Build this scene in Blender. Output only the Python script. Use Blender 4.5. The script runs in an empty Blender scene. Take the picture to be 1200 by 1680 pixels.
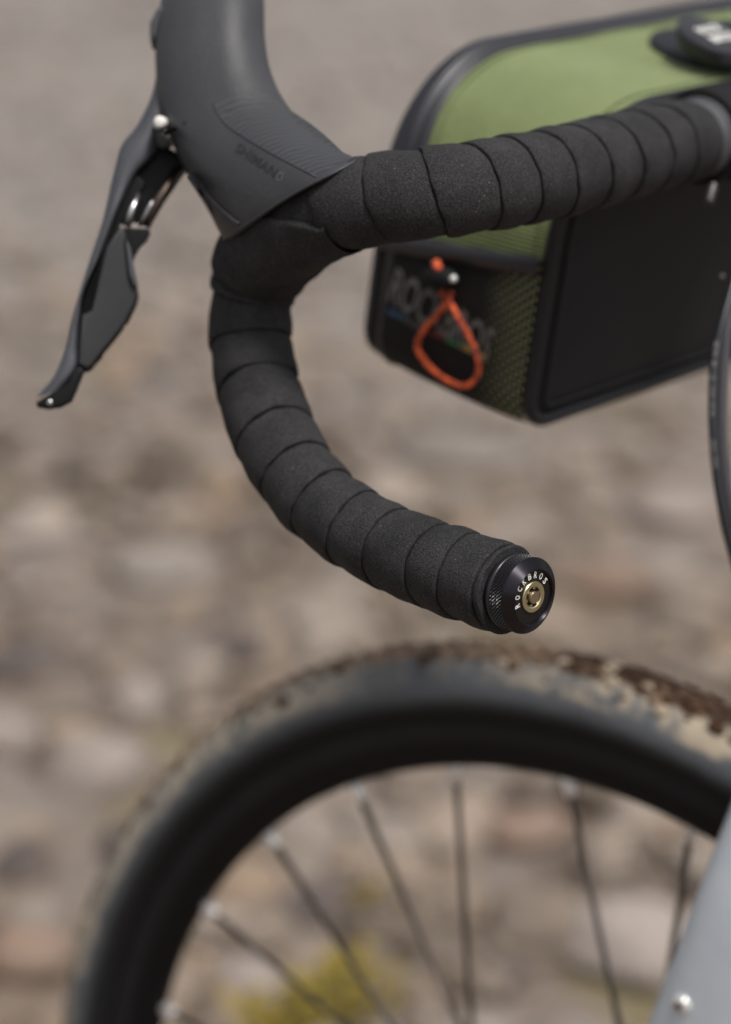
import bpy, bmesh, math, random
import numpy as np
from mathutils import Vector
from mathutils.bvhtree import BVHTree

rad = math.radians
random.seed(7)
rng = np.random.default_rng(11)
S = bpy.context.scene
COL = S.collection

# ---------------------------------------------------------------- camera
CAM_H, PITCH, LENS = 1.1255, rad(15.0), 85.0
FPX = LENS / 24.0 * 1200.0
cam = bpy.data.cameras.new('camera')
cam.sensor_fit = 'HORIZONTAL'
cam.sensor_width = 24.0
cam.lens = LENS
cam.clip_start, cam.clip_end = 0.05, 2000.0
cam.dof.use_dof = True
cam.dof.focus_distance = 1.027
cam.dof.aperture_fstop = 4.1
camo = bpy.data.objects.new('camera', cam)
camo.location = (0, 0, CAM_H)
camo.rotation_euler = (math.pi / 2 - PITCH, 0, 0)
COL.objects.link(camo)
S.camera = camo

# ---------------------------------------------------------------- light
SUN_EL, SUN_AZ = rad(60), rad(145)     # azimuth measured from +Y towards +X
W = bpy.data.worlds.new('World')
S.world = W
W.use_nodes = True
wn, wl = W.node_tree.nodes, W.node_tree.links
wn.clear()
sky = wn.new('ShaderNodeTexSky')
sky.sky_type = 'NISHITA'
sky.sun_disc = False
sky.sun_elevation = SUN_EL
sky.sun_rotation = SUN_AZ
sky.air_density, sky.dust_density, sky.ozone_density = 1.0, 4.0, 1.0
hsv = wn.new('ShaderNodeHueSaturation')     # overcast: the cloud deck takes most of the blue away
hsv.inputs['Saturation'].default_value = 0.22
bg = wn.new('ShaderNodeBackground')
bg.inputs['Strength'].default_value = 0.105
wo = wn.new('ShaderNodeOutputWorld')
wl.new(sky.outputs[0], hsv.inputs['Color'])
wl.new(hsv.outputs[0], bg.inputs['Color'])
wl.new(bg.outputs[0], wo.inputs['Surface'])
sun = bpy.data.lights.new('sun', 'SUN')
sun.energy, sun.angle, sun.color = 2.3, rad(14), (1.0, 0.955, 0.9)
suno = bpy.data.objects.new('sun', sun)
sd = Vector((math.sin(SUN_AZ) * math.cos(SUN_EL), math.cos(SUN_AZ) * math.cos(SUN_EL), math.sin(SUN_EL)))
suno.rotation_euler = sd.to_track_quat('Z', 'Y').to_euler()
suno.location = (0, -2, 6)
COL.objects.link(suno)
S.view_settings.view_transform = 'Standard'
S.view_settings.look = 'None'
S.view_settings.exposure = 0.25
S.view_settings.gamma = 1.0

CAMP = np.array([0, 0, CAM_H])
CP, SP = math.cos(PITCH), math.sin(PITCH)

def ray(px, py):
    x, y = (px - 600) / FPX, -(py - 840) / FPX
    return np.array([x, CP + y * SP, -SP + y * CP])

def U(px, py, d):
    return CAMP + ray(px, py) * d

def project(P):
    Q = np.atleast_2d(P) - CAMP
    yc = Q[:, 1] * CP - Q[:, 2] * SP
    zc = Q[:, 1] * SP + Q[:, 2] * CP
    return np.stack([600 + FPX * Q[:, 0] / yc, 840 - FPX * zc / yc], 1)

def ground_at(px, py, z=0.0):
    r = ray(px, py)
    return CAMP + r * ((z - CAM_H) / r[2])

def nrm(v):
    v = np.asarray(v, float)
    return v / (np.linalg.norm(v, axis=-1, keepdims=True) + 1e-12)

# ---------------------------------------------------------------- materials
def mat(name, base=(0.5, 0.5, 0.5), rough=0.5, metal=0.0, spec=0.5, sheen=0.0, coat=0.0):
    m = bpy.data.materials.new(name)
    m.use_nodes = True
    nt = m.node_tree
    b = nt.nodes['Principled BSDF']
    b.inputs['Base Color'].default_value = (*base, 1)
    b.inputs['Roughness'].default_value = rough
    b.inputs['Metallic'].default_value = metal
    b.inputs['Specular IOR Level'].default_value = spec
    if sheen:
        b.inputs['Sheen Weight'].default_value = sheen
        b.inputs['Sheen Roughness'].default_value = 0.5
    if coat:
        b.inputs['Coat Weight'].default_value = coat
        b.inputs['Coat Roughness'].default_value = 0.15
    return m, nt, b

def N(nt, typ, **kw):
    n = nt.nodes.new(typ)
    for k, v in kw.items():
        if hasattr(n, k):
            setattr(n, k, v)
        else:
            n.inputs[k].default_value = v
    return n

def coords(nt):
    return N(nt, 'ShaderNodeTexCoord').outputs['Object']

def noise(nt, co, scale, detail=2.0, rough=0.5):
    n = N(nt, 'ShaderNodeTexNoise')
    n.inputs['Scale'].default_value = scale
    n.inputs['Detail'].default_value = detail
    n.inputs['Roughness'].default_value = rough
    nt.links.new(co, n.inputs['Vector'])
    return n.outputs['Fac']

def ramp(nt, fac, stops):
    r = N(nt, 'ShaderNodeValToRGB')
    els = r.color_ramp.elements
    while len(els) < len(stops):
        els.new(0.5)
    for e, (p, c) in zip(els, stops):
        e.position = p
        e.color = (*c, 1) if len(c) == 3 else c
    nt.links.new(fac, r.inputs['Fac'])
    return r.outputs['Color']

def mixc(nt, fac, a, b):
    m = N(nt, 'ShaderNodeMix', data_type='RGBA')
    for sock, v in ((m.inputs[0], fac), (m.inputs[6], a), (m.inputs[7], b)):
        if isinstance(v, (int, float)):
            sock.default_value = v
        elif isinstance(v, tuple):
            sock.default_value = (*v, 1)
        else:
            nt.links.new(v, sock)
    return m.outputs[2]

def math_n(nt, op, a, b=0.0, clamp=False):
    m = N(nt, 'ShaderNodeMath', operation=op)
    m.use_clamp = clamp
    for s, v in ((m.inputs[0], a), (m.inputs[1], b)):
        if isinstance(v, (int, float)):
            s.default_value = v
        else:
            nt.links.new(v, s)
    return m.outputs[0]

def smooth(nt, v, a, b):
    m = N(nt, 'ShaderNodeMapRange', interpolation_type='SMOOTHSTEP')
    m.inputs['From Min'].default_value = a
    m.inputs['From Max'].default_value = b
    nt.links.new(v, m.inputs['Value'])
    return m.outputs['Result']

def bump(nt, b, h, dist, strength=1.0):
    n = N(nt, 'ShaderNodeBump')
    n.inputs['Distance'].default_value = dist
    n.inputs['Strength'].default_value = strength
    nt.links.new(h, n.inputs['Height'])
    nt.links.new(n.outputs[0], b.inputs['Normal'])
    return n

def grainy(name, lo, hi, rough, scale, dist, spec=0.4, blotch=22.0, sheen=0.0):
    m, nt, b = mat(name, lo, rough, spec=spec, sheen=sheen)
    co = coords(nt)
    g = noise(nt, co, scale, 3, 0.65)
    l = noise(nt, co, blotch, 3, 0.6)
    f = math_n(nt, 'ADD', math_n(nt, 'MULTIPLY', g, 0.6), math_n(nt, 'MULTIPLY', l, 0.4))
    c = ramp(nt, f, [(0.36, lo), (0.66, hi)])
    nt.links.new(c, b.inputs['Base Color'])
    bump(nt, b, g, dist)
    return m

def tape_material():
    m, nt, b = mat('tape_foam', (0.03, 0.03, 0.03), 0.86, spec=0.22)
    co = coords(nt)
    g = noise(nt, co, 1700, 2, 0.7)
    l = noise(nt, co, 45, 4, 0.62)
    wear = noise(nt, co, 120, 3, 0.6)
    f = math_n(nt, 'ADD', math_n(nt, 'MULTIPLY', g, 0.76), math_n(nt, 'MULTIPLY', l, 0.24))
    c = ramp(nt, f, [(0.36, (0.0110, 0.0106, 0.0112)), (0.50, (0.0245, 0.0238, 0.0250)), (0.66, (0.066, 0.064, 0.067))])
    v = N(nt, 'ShaderNodeTexVoronoi')
    v.inputs['Scale'].default_value = 330
    nt.links.new(co, v.inputs['Vector'])
    spk = math_n(nt, 'MULTIPLY', math_n(nt, 'LESS_THAN', v.outputs['Distance'], 0.10), smooth(nt, wear, 0.56, 0.66))
    c = mixc(nt, spk, c, (0.16, 0.15, 0.14))
    nt.links.new(c, b.inputs['Base Color'])
    h = math_n(nt, 'ADD', math_n(nt, 'MULTIPLY', g, 0.8), math_n(nt, 'MULTIPLY', l, 1.6))
    bump(nt, b, h, 0.0007, 0.75)
    nt.links.new(ramp(nt, noise(nt, co, 30, 4, 0.6), [(0.35, (0.72, 0.72, 0.72)), (0.6, (0.9, 0.9, 0.9))]), b.inputs['Roughness'])
    return m

M = {}
M['tape'] = tape_material()
M['hood'] = grainy('hood_rubber', (0.032, 0.033, 0.037), (0.047, 0.048, 0.053), 0.5, 700, 0.00025, 0.45)
M['lever'] = grainy('lever_satin', (0.046, 0.048, 0.056), (0.060, 0.063, 0.073), 0.40, 700, 0.00003, 0.5)
M['black'] = mat('black_plastic', (0.004, 0.004, 0.0048), 0.5, spec=0.22)[0]
M['soft_black'] = mat('soft_black', (0.009, 0.009, 0.010), 0.7, spec=0.2)[0]
M['paddle'] = grainy('paddle_plastic', (0.022, 0.022, 0.0245), (0.030, 0.030, 0.033), 0.45, 800, 0.00004, 0.3)
M['pin_white'] = mat('pale_pin', (0.80, 0.77, 0.73), 0.6, 0.0, spec=0.3)[0]
M['steel'] = mat('polished_steel', (0.50, 0.50, 0.51), 0.32, 1.0)[0]
M['bronze'] = mat('bronze_link', (0.13, 0.10, 0.085), 0.4, 1.0)[0]
M['white_metal'] = mat('bright_pin', (0.86, 0.85, 0.83), 0.28, 0.55)[0]
M['alu'] = mat('nipple_aluminium', (0.88, 0.85, 0.83), 0.40, 0.5)[0]
M['bolt_grey'] = mat('worn_bolt', (0.075, 0.07, 0.07), 0.45, 0.6)[0]
M['bar'] = mat('bar_alloy', (0.30, 0.305, 0.32), 0.36, 0.8)[0]
M['ano'] = mat('black_anodised', (0.012, 0.011, 0.014), 0.30, 0.0, spec=0.65)[0]
M['plug_dark'] = mat('plug_face', (0.006, 0.005, 0.005), 0.42, spec=0.35)[0]
M['gold'] = mat('champagne_gold', (0.60, 0.54, 0.34), 0.34, 1.0)[0]
M['pin_gold'] = mat('pale_bronze', (0.50, 0.42, 0.33), 0.26, 1.0)[0]
M['white'] = mat('white_print', (0.78, 0.77, 0.74), 0.6)[0]
M['grey_print'] = mat('grey_print', (0.115, 0.112, 0.112), 0.6)[0]
M['relief_shade'] = mat('relief_shade_rubber', (0.018, 0.018, 0.021), 0.35)[0]  # dark tone painted for shade in the pressed letters and groove
M['pale_letter'] = mat('pale_letter_rubber', (0.10, 0.10, 0.105), 0.4)[0]  # lighter even tone for the last letter
M['blue_print'] = mat('blue_print', (0.012, 0.045, 0.10), 0.6)[0]
M['thread'] = mat('olive_thread', (0.075, 0.10, 0.04), 0.8)[0]
M['red_print'] = mat('red_print', (0.11, 0.012, 0.010), 0.6)[0]
M['green_print'] = mat('green_print', (0.012, 0.10, 0.030), 0.6)[0]
M['yellow_print'] = mat('yellow_print', (0.30, 0.20, 0.02), 0.6)[0]
M['spoke'] = mat('dark_spoke', (0.075, 0.060, 0.050), 0.45, 0.5)[0]
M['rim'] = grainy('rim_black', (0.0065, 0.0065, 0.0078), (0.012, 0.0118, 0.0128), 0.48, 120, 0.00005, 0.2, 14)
M['hose'] = mat('hose_sheath', (0.055, 0.054, 0.062), 0.38)[0]
M['hose_dark'] = mat('hose_sheath_dark', (0.016, 0.018, 0.022), 0.35)[0]
M['panel'] = grainy('bag_panel', (0.0085, 0.0083, 0.0105), (0.0120, 0.0117, 0.0140), 0.62, 420, 0.0001, 0.3, 9)
M['piping'] = grainy('bag_piping', (0.008, 0.008, 0.0105), (0.013, 0.013, 0.016), 0.5, 900, 0.0001, 0.4)
M['zip'] = grainy('zip_tape', (0.020, 0.020, 0.025), (0.030, 0.030, 0.037), 0.40, 900, 0.0001, 0.5)

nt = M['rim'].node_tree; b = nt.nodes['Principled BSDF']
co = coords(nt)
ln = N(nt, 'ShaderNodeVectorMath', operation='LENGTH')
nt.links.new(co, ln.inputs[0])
sheen_band = math_n(nt, 'MULTIPLY', smooth(nt, ln.outputs['Value'], 0.2960, 0.3040), smooth(nt, ln.outputs['Value'], 0.3165, 0.3130))  # sidewall sheen painted in as a lighter band by radius
sheen_band = math_n(nt, 'MULTIPLY', sheen_band, math_n(nt, 'ADD', 0.45, noise(nt, co, 20, 4, 0.65)))
nt.links.new(mixc(nt, sheen_band, (0.0045, 0.0045, 0.0056), (0.015, 0.0148, 0.0168)), b.inputs['Base Color'])
# brushed ring of the bar end plug
m, nt, b = mat('bevel_anodised', (0.052, 0.048, 0.055), 0.40, 1.0)
M['bevel'], BEVEL_NT, BEVEL_B = m, nt, b

# green cordura
m, nt, b = mat('green_canvas', (0.2, 0.28, 0.1), 0.82, spec=0.25, sheen=0.15)
co = coords(nt)
wv = N(nt, 'ShaderNodeTexWave', wave_type='BANDS', bands_direction='DIAGONAL')
wv.inputs['Scale'].default_value = 330
nt.links.new(co, wv.inputs['Vector'])
l = noise(nt, co, 26, 4, 0.6)
c = ramp(nt, l, [(0.3, (0.195, 0.240, 0.098)), (0.7, (0.245, 0.295, 0.130))])
c = mixc(nt, math_n(nt, 'MULTIPLY', wv.outputs['Fac'], 0.35), c, (0.125, 0.160, 0.060))
nt.links.new(c, b.inputs['Base Color'])
bump(nt, b, math_n(nt, 'ADD', wv.outputs['Fac'], math_n(nt, 'MULTIPLY', l, 9.0)), 0.0008, 0.7)
M['green'] = m

# open net of the pocket over green cloth
m, nt, b = mat('pocket_net', (0.01, 0.01, 0.01), 0.75, spec=0.3)
uv = N(nt, 'ShaderNodeUVMap')
sep = N(nt, 'ShaderNodeSeparateXYZ')
nt.links.new(uv.outputs[0], sep.inputs[0])
k1 = math_n(nt, 'SINE', math_n(nt, 'MULTIPLY', sep.outputs[0], 1250.0))
k2 = math_n(nt, 'SINE', math_n(nt, 'MULTIPLY', sep.outputs[1], 1250.0))
hole = smooth(nt, math_n(nt, 'MULTIPLY', k1, k2), 0.10, 0.60)
stretch = math_n(nt, 'ADD', math_n(nt, 'MULTIPLY', sep.outputs[0], -1.0), math_n(nt, 'MULTIPLY', noise(nt, coords(nt), 60, 2), 0.010))
openw = smooth(nt, stretch, -0.027, 0.001)
fac = math_n(nt, 'MULTIPLY', hole, openw)
c = mixc(nt, fac, (0.0055, 0.0055, 0.0058), (0.30, 0.315, 0.175))
nt.links.new(c, b.inputs['Base Color'])
bump(nt, b, hole, 0.0006, -0.8)
M['net'] = m

# orange braided cord
m, nt, b = mat('orange_cord', (0.70, 0.085, 0.016), 0.7, sheen=0.2)
co = coords(nt)
nt.links.new(ramp(nt, noise(nt, co, 420, 2), [(0.40, (0.24, 0.022, 0.006)), (0.58, (0.85, 0.125, 0.017))]), b.inputs['Base Color'])
M['cord'] = m

# tyre: black rubber with dried mud thrown over the outer sidewall
m, nt, b = mat('tyre_rubber', (0.02, 0.02, 0.02), 0.75, spec=0.3)
co = coords(nt)
ln = N(nt, 'ShaderNodeVectorMath', operation='LENGTH')
nt.links.new(co, ln.inputs[0])
r_ = ln.outputs['Value']
n1 = noise(nt, co, 42, 4, 0.65)
n2 = noise(nt, co, 16, 3, 0.55)
n3 = noise(nt, co, 150, 3, 0.6)
dp = N(nt, 'ShaderNodeVectorMath', operation='DOT_PRODUCT')
nt.links.new(co, dp.inputs[0])
dp.inputs[1].default_value = (-math.sin(rad(55.8)), math.cos(rad(55.8)), 0)
trail = smooth(nt, dp.outputs['Value'], 0.075, -0.045)
rr = math_n(nt, 'ADD', r_, math_n(nt, 'MULTIPLY', math_n(nt, 'SUBTRACT', n1, 0.5), 0.010))
dust = math_n(nt, 'MULTIPLY', smooth(nt, math_n(nt, 'ADD', r_, math_n(nt, 'MULTIPLY', math_n(nt, 'SUBTRACT', n1, 0.5), 0.004)), 0.3195, 0.3330), 0.85)
c = mixc(nt, dust, (0.010, 0.010, 0.011), (0.122, 0.131, 0.144))
bei = math_n(nt, 'MULTIPLY', smooth(nt, rr, 0.3345, 0.3385), smooth(nt, math_n(nt, 'ADD', math_n(nt, 'MULTIPLY', noise(nt, co, 62, 3, 0.6), 0.65), math_n(nt, 'MULTIPLY', n2, 0.35)), 0.42, 0.60))
c = mixc(nt, math_n(nt, 'MULTIPLY', bei, math_n(nt, 'ADD', 0.28, math_n(nt, 'MULTIPLY', trail, 0.66))), c, (0.40, 0.335, 0.25))
lead = math_n(nt, 'MULTIPLY', smooth(nt, dp.outputs['Value'], 0.07, 0.20), smooth(nt, math_n(nt, 'ADD', rr, math_n(nt, 'MULTIPLY', n3, 0.004)), 0.3320, 0.3395))
lead = math_n(nt, 'MULTIPLY', lead, smooth(nt, math_n(nt, 'ADD', math_n(nt, 'MULTIPLY', n2, 0.6), math_n(nt, 'MULTIPLY', n3, 0.4)), 0.30, 0.52))
c = mixc(nt, lead, c, (0.42, 0.37, 0.295))
brn = math_n(nt, 'MULTIPLY', smooth(nt, rr, 0.3465, 0.3495), math_n(nt, 'SUBTRACT', 1.0, math_n(nt, 'MULTIPLY', lead, 0.6)))
c = mixc(nt, brn, c, mixc(nt, trail, ramp(nt, n1, [(0.40, (0.12, 0.08, 0.055)), (0.66, (0.26, 0.18, 0.125))]), ramp(nt, n1, [(0.42, (0.030, 0.016, 0.010)), (0.68, (0.10, 0.055, 0.033))])))
nt.links.new(c, b.inputs['Base Color'])
bump(nt, b, n3, 0.001, 0.7)
M['tyre'] = m
m, nt, b = mat('muddy_tread', (0.2, 0.12, 0.07), 0.9, spec=0.2)
co = coords(nt)
dp = N(nt, 'ShaderNodeVectorMath', operation='DOT_PRODUCT')
nt.links.new(co, dp.inputs[0])
dp.inputs[1].default_value = (-math.sin(rad(55.8)), math.cos(rad(55.8)), 0)
nz = noise(nt, co, 20, 4, 0.6)
wet = smooth(nt, math_n(nt, 'ADD', dp.outputs['Value'], math_n(nt, 'MULTIPLY', math_n(nt, 'SUBTRACT', nz, 0.5), 0.35)), 0.03, -0.05)
dry = ramp(nt, nz, [(0.38, (0.17, 0.118, 0.085)), (0.62, (0.30, 0.215, 0.158))])
c = mixc(nt, wet, dry, ramp(nt, nz, [(0.40, (0.030, 0.016, 0.010)), (0.60, (0.070, 0.037, 0.022)), (0.78, (0.28, 0.16, 0.10))]))
nt.links.new(c, b.inputs['Base Color'])
M['tread'] = m

m, nt, b = mat('dried_mud', (0.3, 0.2, 0.13), 0.95, spec=0.15)
g = N(nt, 'ShaderNodeNewGeometry').outputs['Random Per Island']
nt.links.new(ramp(nt, g, [(0.0, (0.040, 0.021, 0.013)), (0.5, (0.085, 0.048, 0.030)), (0.72, (0.22, 0.15, 0.10)), (1.0, (0.42, 0.35, 0.27))]), b.inputs['Base Color'])
M['mud'] = m
# fork paint
m, nt, b = mat('fork_paint', (0.42, 0.455, 0.50), 0.34, coat=0.35)
co = coords(nt)
nt.links.new(ramp(nt, noise(nt, co, 60, 4, 0.6), [(0.3, (0.54, 0.60, 0.675)), (0.72, (0.60, 0.65, 0.71))]), b.inputs['Base Color'])
M['fork'] = m

# ground + stones
m, nt, b = mat('stony_soil', (0.2, 0.16, 0.12), 0.92, spec=0.2)
co = coords(nt)
a1 = noise(nt, co, 1.3, 6, 0.62)
a2 = noise(nt, co, 14, 5, 0.65)
a3 = noise(nt, co, 70, 3, 0.6)
c = ramp(nt, a2, [(0.32, (0.066, 0.048, 0.037)), (0.5, (0.165, 0.126, 0.096)), (0.68, (0.28, 0.228, 0.186))])
c = mixc(nt, smooth(nt, a1, 0.42, 0.62), c, (0.215, 0.184, 0.166))
c = mixc(nt, math_n(nt, 'MULTIPLY', smooth(nt, noise(nt, co, 2.3, 3), 0.56, 0.66), 0.55), c, (0.17, 0.145, 0.055))
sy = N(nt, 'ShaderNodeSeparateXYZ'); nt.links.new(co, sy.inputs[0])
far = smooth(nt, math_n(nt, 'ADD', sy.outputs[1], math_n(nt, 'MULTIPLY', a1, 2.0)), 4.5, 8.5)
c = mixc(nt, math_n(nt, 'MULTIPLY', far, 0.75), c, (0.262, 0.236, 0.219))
nt.links.new(c, b.inputs['Base Color'])
bump(nt, b, math_n(nt, 'ADD', a2, math_n(nt, 'MULTIPLY', a3, 0.4)), 0.02, 0.8)
M['ground'] = m

def stone_material(name, island=True, tones=None):
    m, nt, b = mat(name, (0.3, 0.27, 0.24), 0.85, spec=0.25)
    co = coords(nt)
    if tones is None:
        tones = [(0.0, (0.072, 0.056, 0.047)), (0.22, (0.172, 0.135, 0.106)), (0.45, (0.270, 0.222, 0.182)), (0.65, (0.238, 0.208, 0.186)),
                 (0.82, (0.250, 0.182, 0.127)), (1.0, (0.355, 0.300, 0.260))]
    if island:
        g = N(nt, 'ShaderNodeNewGeometry').outputs['Random Per Island']
    else:
        g = N(nt, 'ShaderNodeObjectInfo').outputs['Random']
    c = ramp(nt, g, tones)
    c = mixc(nt, math_n(nt, 'MULTIPLY', smooth(nt, noise(nt, co, 28, 4, 0.65), 0.45, 0.72), 0.55), c, (0.265, 0.220, 0.182))
    c = mixc(nt, math_n(nt, 'MULTIPLY', smooth(nt, noise(nt, co, 60, 3, 0.6), 0.55, 0.72), 0.5), c, (0.11, 0.09, 0.07))
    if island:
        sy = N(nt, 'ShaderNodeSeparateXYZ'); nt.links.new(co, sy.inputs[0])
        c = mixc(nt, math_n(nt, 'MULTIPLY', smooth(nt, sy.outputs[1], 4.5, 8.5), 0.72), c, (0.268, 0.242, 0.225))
    nt.links.new(c, b.inputs['Base Color'])
    bump(nt, b, noise(nt, co, 90, 4, 0.65), 0.006, 0.8)
    return m
M['stones'] = stone_material('gravel_stone')
M['pale_stone'] = stone_material('pale_stone', False, [(0.0, (0.285, 0.240, 0.215)), (1.0, (0.335, 0.288, 0.262))])
M['grey_stone'] = stone_material('grey_stone', False, [(0.0, (0.205, 0.178, 0.160)), (1.0, (0.250, 0.220, 0.200))])
M['hollow_shade'] = stone_material('hollow_shade', False, [(0.0, (0.075, 0.060, 0.056)), (1.0, (0.105, 0.086, 0.082))])  # dark tone painted for the shadow hollows among the stones
M['rusty_stone'] = stone_material('rusty_stone', False, [(0.0, (0.215, 0.148, 0.112)), (1.0, (0.25, 0.175, 0.135))])
m, nt, b = mat('moss', (0.2, 0.19, 0.03), 0.9, spec=0.15)
g = N(nt, 'ShaderNodeNewGeometry').outputs['Random Per Island']
nt.links.new(ramp(nt, g, [(0.0, (0.12, 0.095, 0.030)), (0.6, (0.23, 0.175, 0.032)), (1.0, (0.34, 0.25, 0.05))]), b.inputs['Base Color'])
M['moss'] = m

# ---------------------------------------------------------------- builders
WLOC = {}

def tag(o, label=None, cat=None, group=None, kind=None):
    for k, v in (('label', label), ('category', cat), ('group', group), ('kind', kind)):
        if v:
            o[k] = v
    return o

def empty(name, loc, parent=None):
    o = bpy.data.objects.new(name, None)
    o.empty_display_size = 0.05
    COL.objects.link(o)
    loc = np.asarray(loc, float)
    if parent:
        o.parent = parent
        o.location = Vector(loc - WLOC[parent.name])
    else:
        o.location = Vector(loc)
    WLOC[o.name] = loc
    return o

def obj(name, V, F, material, parent=None, origin=None, smooth_=True, auto=None, uv=None, mats=None, fm=None):
    V = np.asarray(V, float)
    if origin is None:
        origin = WLOC[parent.name] if parent else np.zeros(3)
    origin = np.asarray(origin, float)
    me = bpy.data.meshes.new(name)
    me.from_pydata((V - origin).tolist(), [], [tuple(int(i) for i in f) for f in F])
    me.materials.append(M[material])
    for mm in (mats or []):
        me.materials.append(M[mm])
    if fm is not None:
        me.polygons.foreach_set('material_index', fm)
    if uv is not None:
        lay = me.uv_layers.new(name='UVMap')
        for lp in me.loops:
            lay.data[lp.index].uv = uv[lp.vertex_index]
    bm = bmesh.new()
    bm.from_mesh(me)
    bmesh.ops.recalc_face_normals(bm, faces=bm.faces)
    bm.to_mesh(me)
    bm.free()
    me.polygons.foreach_set('use_smooth', [smooth_] * len(me.polygons))
    if smooth_ and auto:
        try:
            me.set_sharp_from_angle(angle=rad(auto))
        except Exception:
            pass
    me.update()
    o = bpy.data.objects.new(name, me)
    COL.objects.link(o)
    if parent:
        o.parent = parent
        o.location = Vector(origin - WLOC[parent.name])
    else:
        o.location = Vector(origin)
    WLOC[o.name] = origin
    o['_v'] = 0
    del o['_v']
    return o

def spline(P, n, closed=False):
    """Catmull-Rom through the points, n samples per span, centripetal-like."""
    P = np.asarray(P, float)
    out = []
    m_ = len(P)
    for k in range(m_ if closed else m_ - 1):
        if closed:
            p0, p1, p2, p3 = P[(k - 1) % m_], P[k], P[(k + 1) % m_], P[(k + 2) % m_]
        else:
            p1, p2 = P[k], P[k + 1]
            p0 = P[k - 1] if k > 0 else 2 * p1 - p2
            p3 = P[k + 2] if k + 2 < m_ else 2 * p2 - p1
        for j in range(n):
            t = j / n
            out.append(0.5 * ((2 * p1) + (-p0 + p2) * t + (2 * p0 - 5 * p1 + 4 * p2 - p3) * t * t + (-p0 + 3 * p1 - 3 * p2 + p3) * t ** 3))
    if not closed:
        out.append(P[-1])
    return np.array(out)

def resample(P, n):
    P = np.asarray(P, float)
    s = np.concatenate([[0], np.cumsum(np.linalg.norm(np.diff(P, axis=0), axis=1))])
    q = np.linspace(0, s[-1], n)
    return np.stack([np.interp(q, s, P[:, k]) for k in range(P.shape[1])], 1)

def grid_faces(nu, nv, cu=False, cv=False):
    F = []
    for a in range(nu if cu else nu - 1):
        for b_ in range(nv if cv else nv - 1):
            a2, b2 = (a + 1) % nu, (b_ + 1) % nv
            F.append((a * nv + b_, a2 * nv + b_, a2 * nv + b2, a * nv + b2))
    return F

def tube(P, r, k=12, caps=True, closed=False):
    P = np.asarray(P, float)
    n = len(P)
    r = np.broadcast_to(np.asarray(r, float), (n,))
    if closed:
        T = nrm(np.roll(P, -1, 0) - np.roll(P, 1, 0))
    else:
        T = nrm(np.gradient(P, axis=0))
    ref = np.array([0, 0, 1.0]) if abs(T[0][2]) < 0.9 else np.array([1.0, 0, 0])
    Nn = nrm(np.cross(T[0], ref))
    V = []
    a = np.arange(k) / k * 2 * math.pi
    for q in range(n):
        Nn = nrm(Nn - T[q] * np.dot(Nn, T[q]))
        B = np.cross(T[q], Nn)
        V.append(P[q] + r[q] * (np.cos(a)[:, None] * Nn + np.sin(a)[:, None] * B))
    V = np.concatenate(V)
    F = grid_faces(n, k, closed, True)
    if caps and not closed:
        F = F + [tuple(range(k)), tuple((n - 1) * k + j for j in range(k))]
    return V, F

def lathe(C, A, prof, k=64, close=True, X=None):
    """prof: (radius, distance along axis A from C)."""
    A = nrm(A)
    if X is None:
        X = nrm(np.cross(A, [0, 0, 1.0]))
    X = nrm(X - A * np.dot(X, A))
    Y = np.cross(A, X)
    V = []
    for j in range(k):
        t = 2 * math.pi * j / k
        d = math.cos(t) * X + math.sin(t) * Y
        for (r, h) in prof:
            V.append(C + d * r + A * h)
    F = grid_faces(k, len(prof), True, close)
    return np.array(V), F

def disc_cap(C, A, r, h, k=48):
    return lathe(C, A, [(r, h), (r * 0.5, h), (1e-5, h)], k, False)

def join(*parts):
    V, F, o = [], [], 0
    for v, f in parts:
        V.append(np.asarray(v)); F += [tuple(i + o for i in ff) for ff in f]; o += len(v)
    return np.concatenate(V), F

def slab(pts, depth, thick, bevel=0.0015, n=0, taper=1.0):
    """A solid with the given outline (rounded edges): front face towards the viewer of the outline, real thickness behind."""
    pts = [tuple(map(float, p)) for p in pts]
    if n:
        pts = [tuple(p) for p in spline(pts, n, True)]
    df = depth if callable(depth) else (lambda x, y: depth)
    cx = sum(p[0] for p in pts) / len(pts); cy = sum(p[1] for p in pts) / len(pts)
    bm = bmesh.new()
    fr = [bm.verts.new(U(x, y, df(x, y))) for x, y in pts]
    bk = [bm.verts.new(U(cx + (x - cx) * taper, cy + (y - cy) * taper, df(x, y) + thick)) for x, y in pts]
    k = len(pts)
    bm.faces.new(fr); bm.faces.new(bk[::-1])
    for j in range(k):
        bm.faces.new((fr[j], bk[j], bk[(j + 1) % k], fr[(j + 1) % k]))
    bmesh.ops.recalc_face_normals(bm, faces=bm.faces)
    if bevel:
        fs, bs = set(fr), set(bk)
        ed = [e for e in bm.edges if (e.verts[0] in fs and e.verts[1] in fs) or (e.verts[0] in bs and e.verts[1] in bs)]
        bmesh.ops.bevel(bm, geom=ed, offset=bevel, segments=3, affect='EDGES', profile=0.6, clamp_overlap=True)
    bmesh.ops.triangulate(bm, faces=[f for f in bm.faces if len(f.verts) > 4])
    bm.verts.index_update()
    V = np.array([v.co[:] for v in bm.verts]); F = [tuple(v.index for v in f.verts) for f in bm.faces]
    bm.free()
    return V, F

def bvh(V, F):
    return BVHTree.FromPolygons([Vector(v) for v in V], [tuple(int(i) for i in f) for f in F])

def drape(pix, F, tree, lift):
    """Lay flat marks given in outline coordinates on the surface below them, standing proud by `lift`."""
    out, last = [], None
    for x, y in pix:
        d = nrm(ray(x, y))
        h = tree.ray_cast(Vector(CAMP), Vector(d))
        if h[0] is None:
            dist = last if last else 1.1
        else:
            dist = h[3]; last = dist
        out.append(CAMP + d * (dist - lift))
    return np.array(out), F

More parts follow.
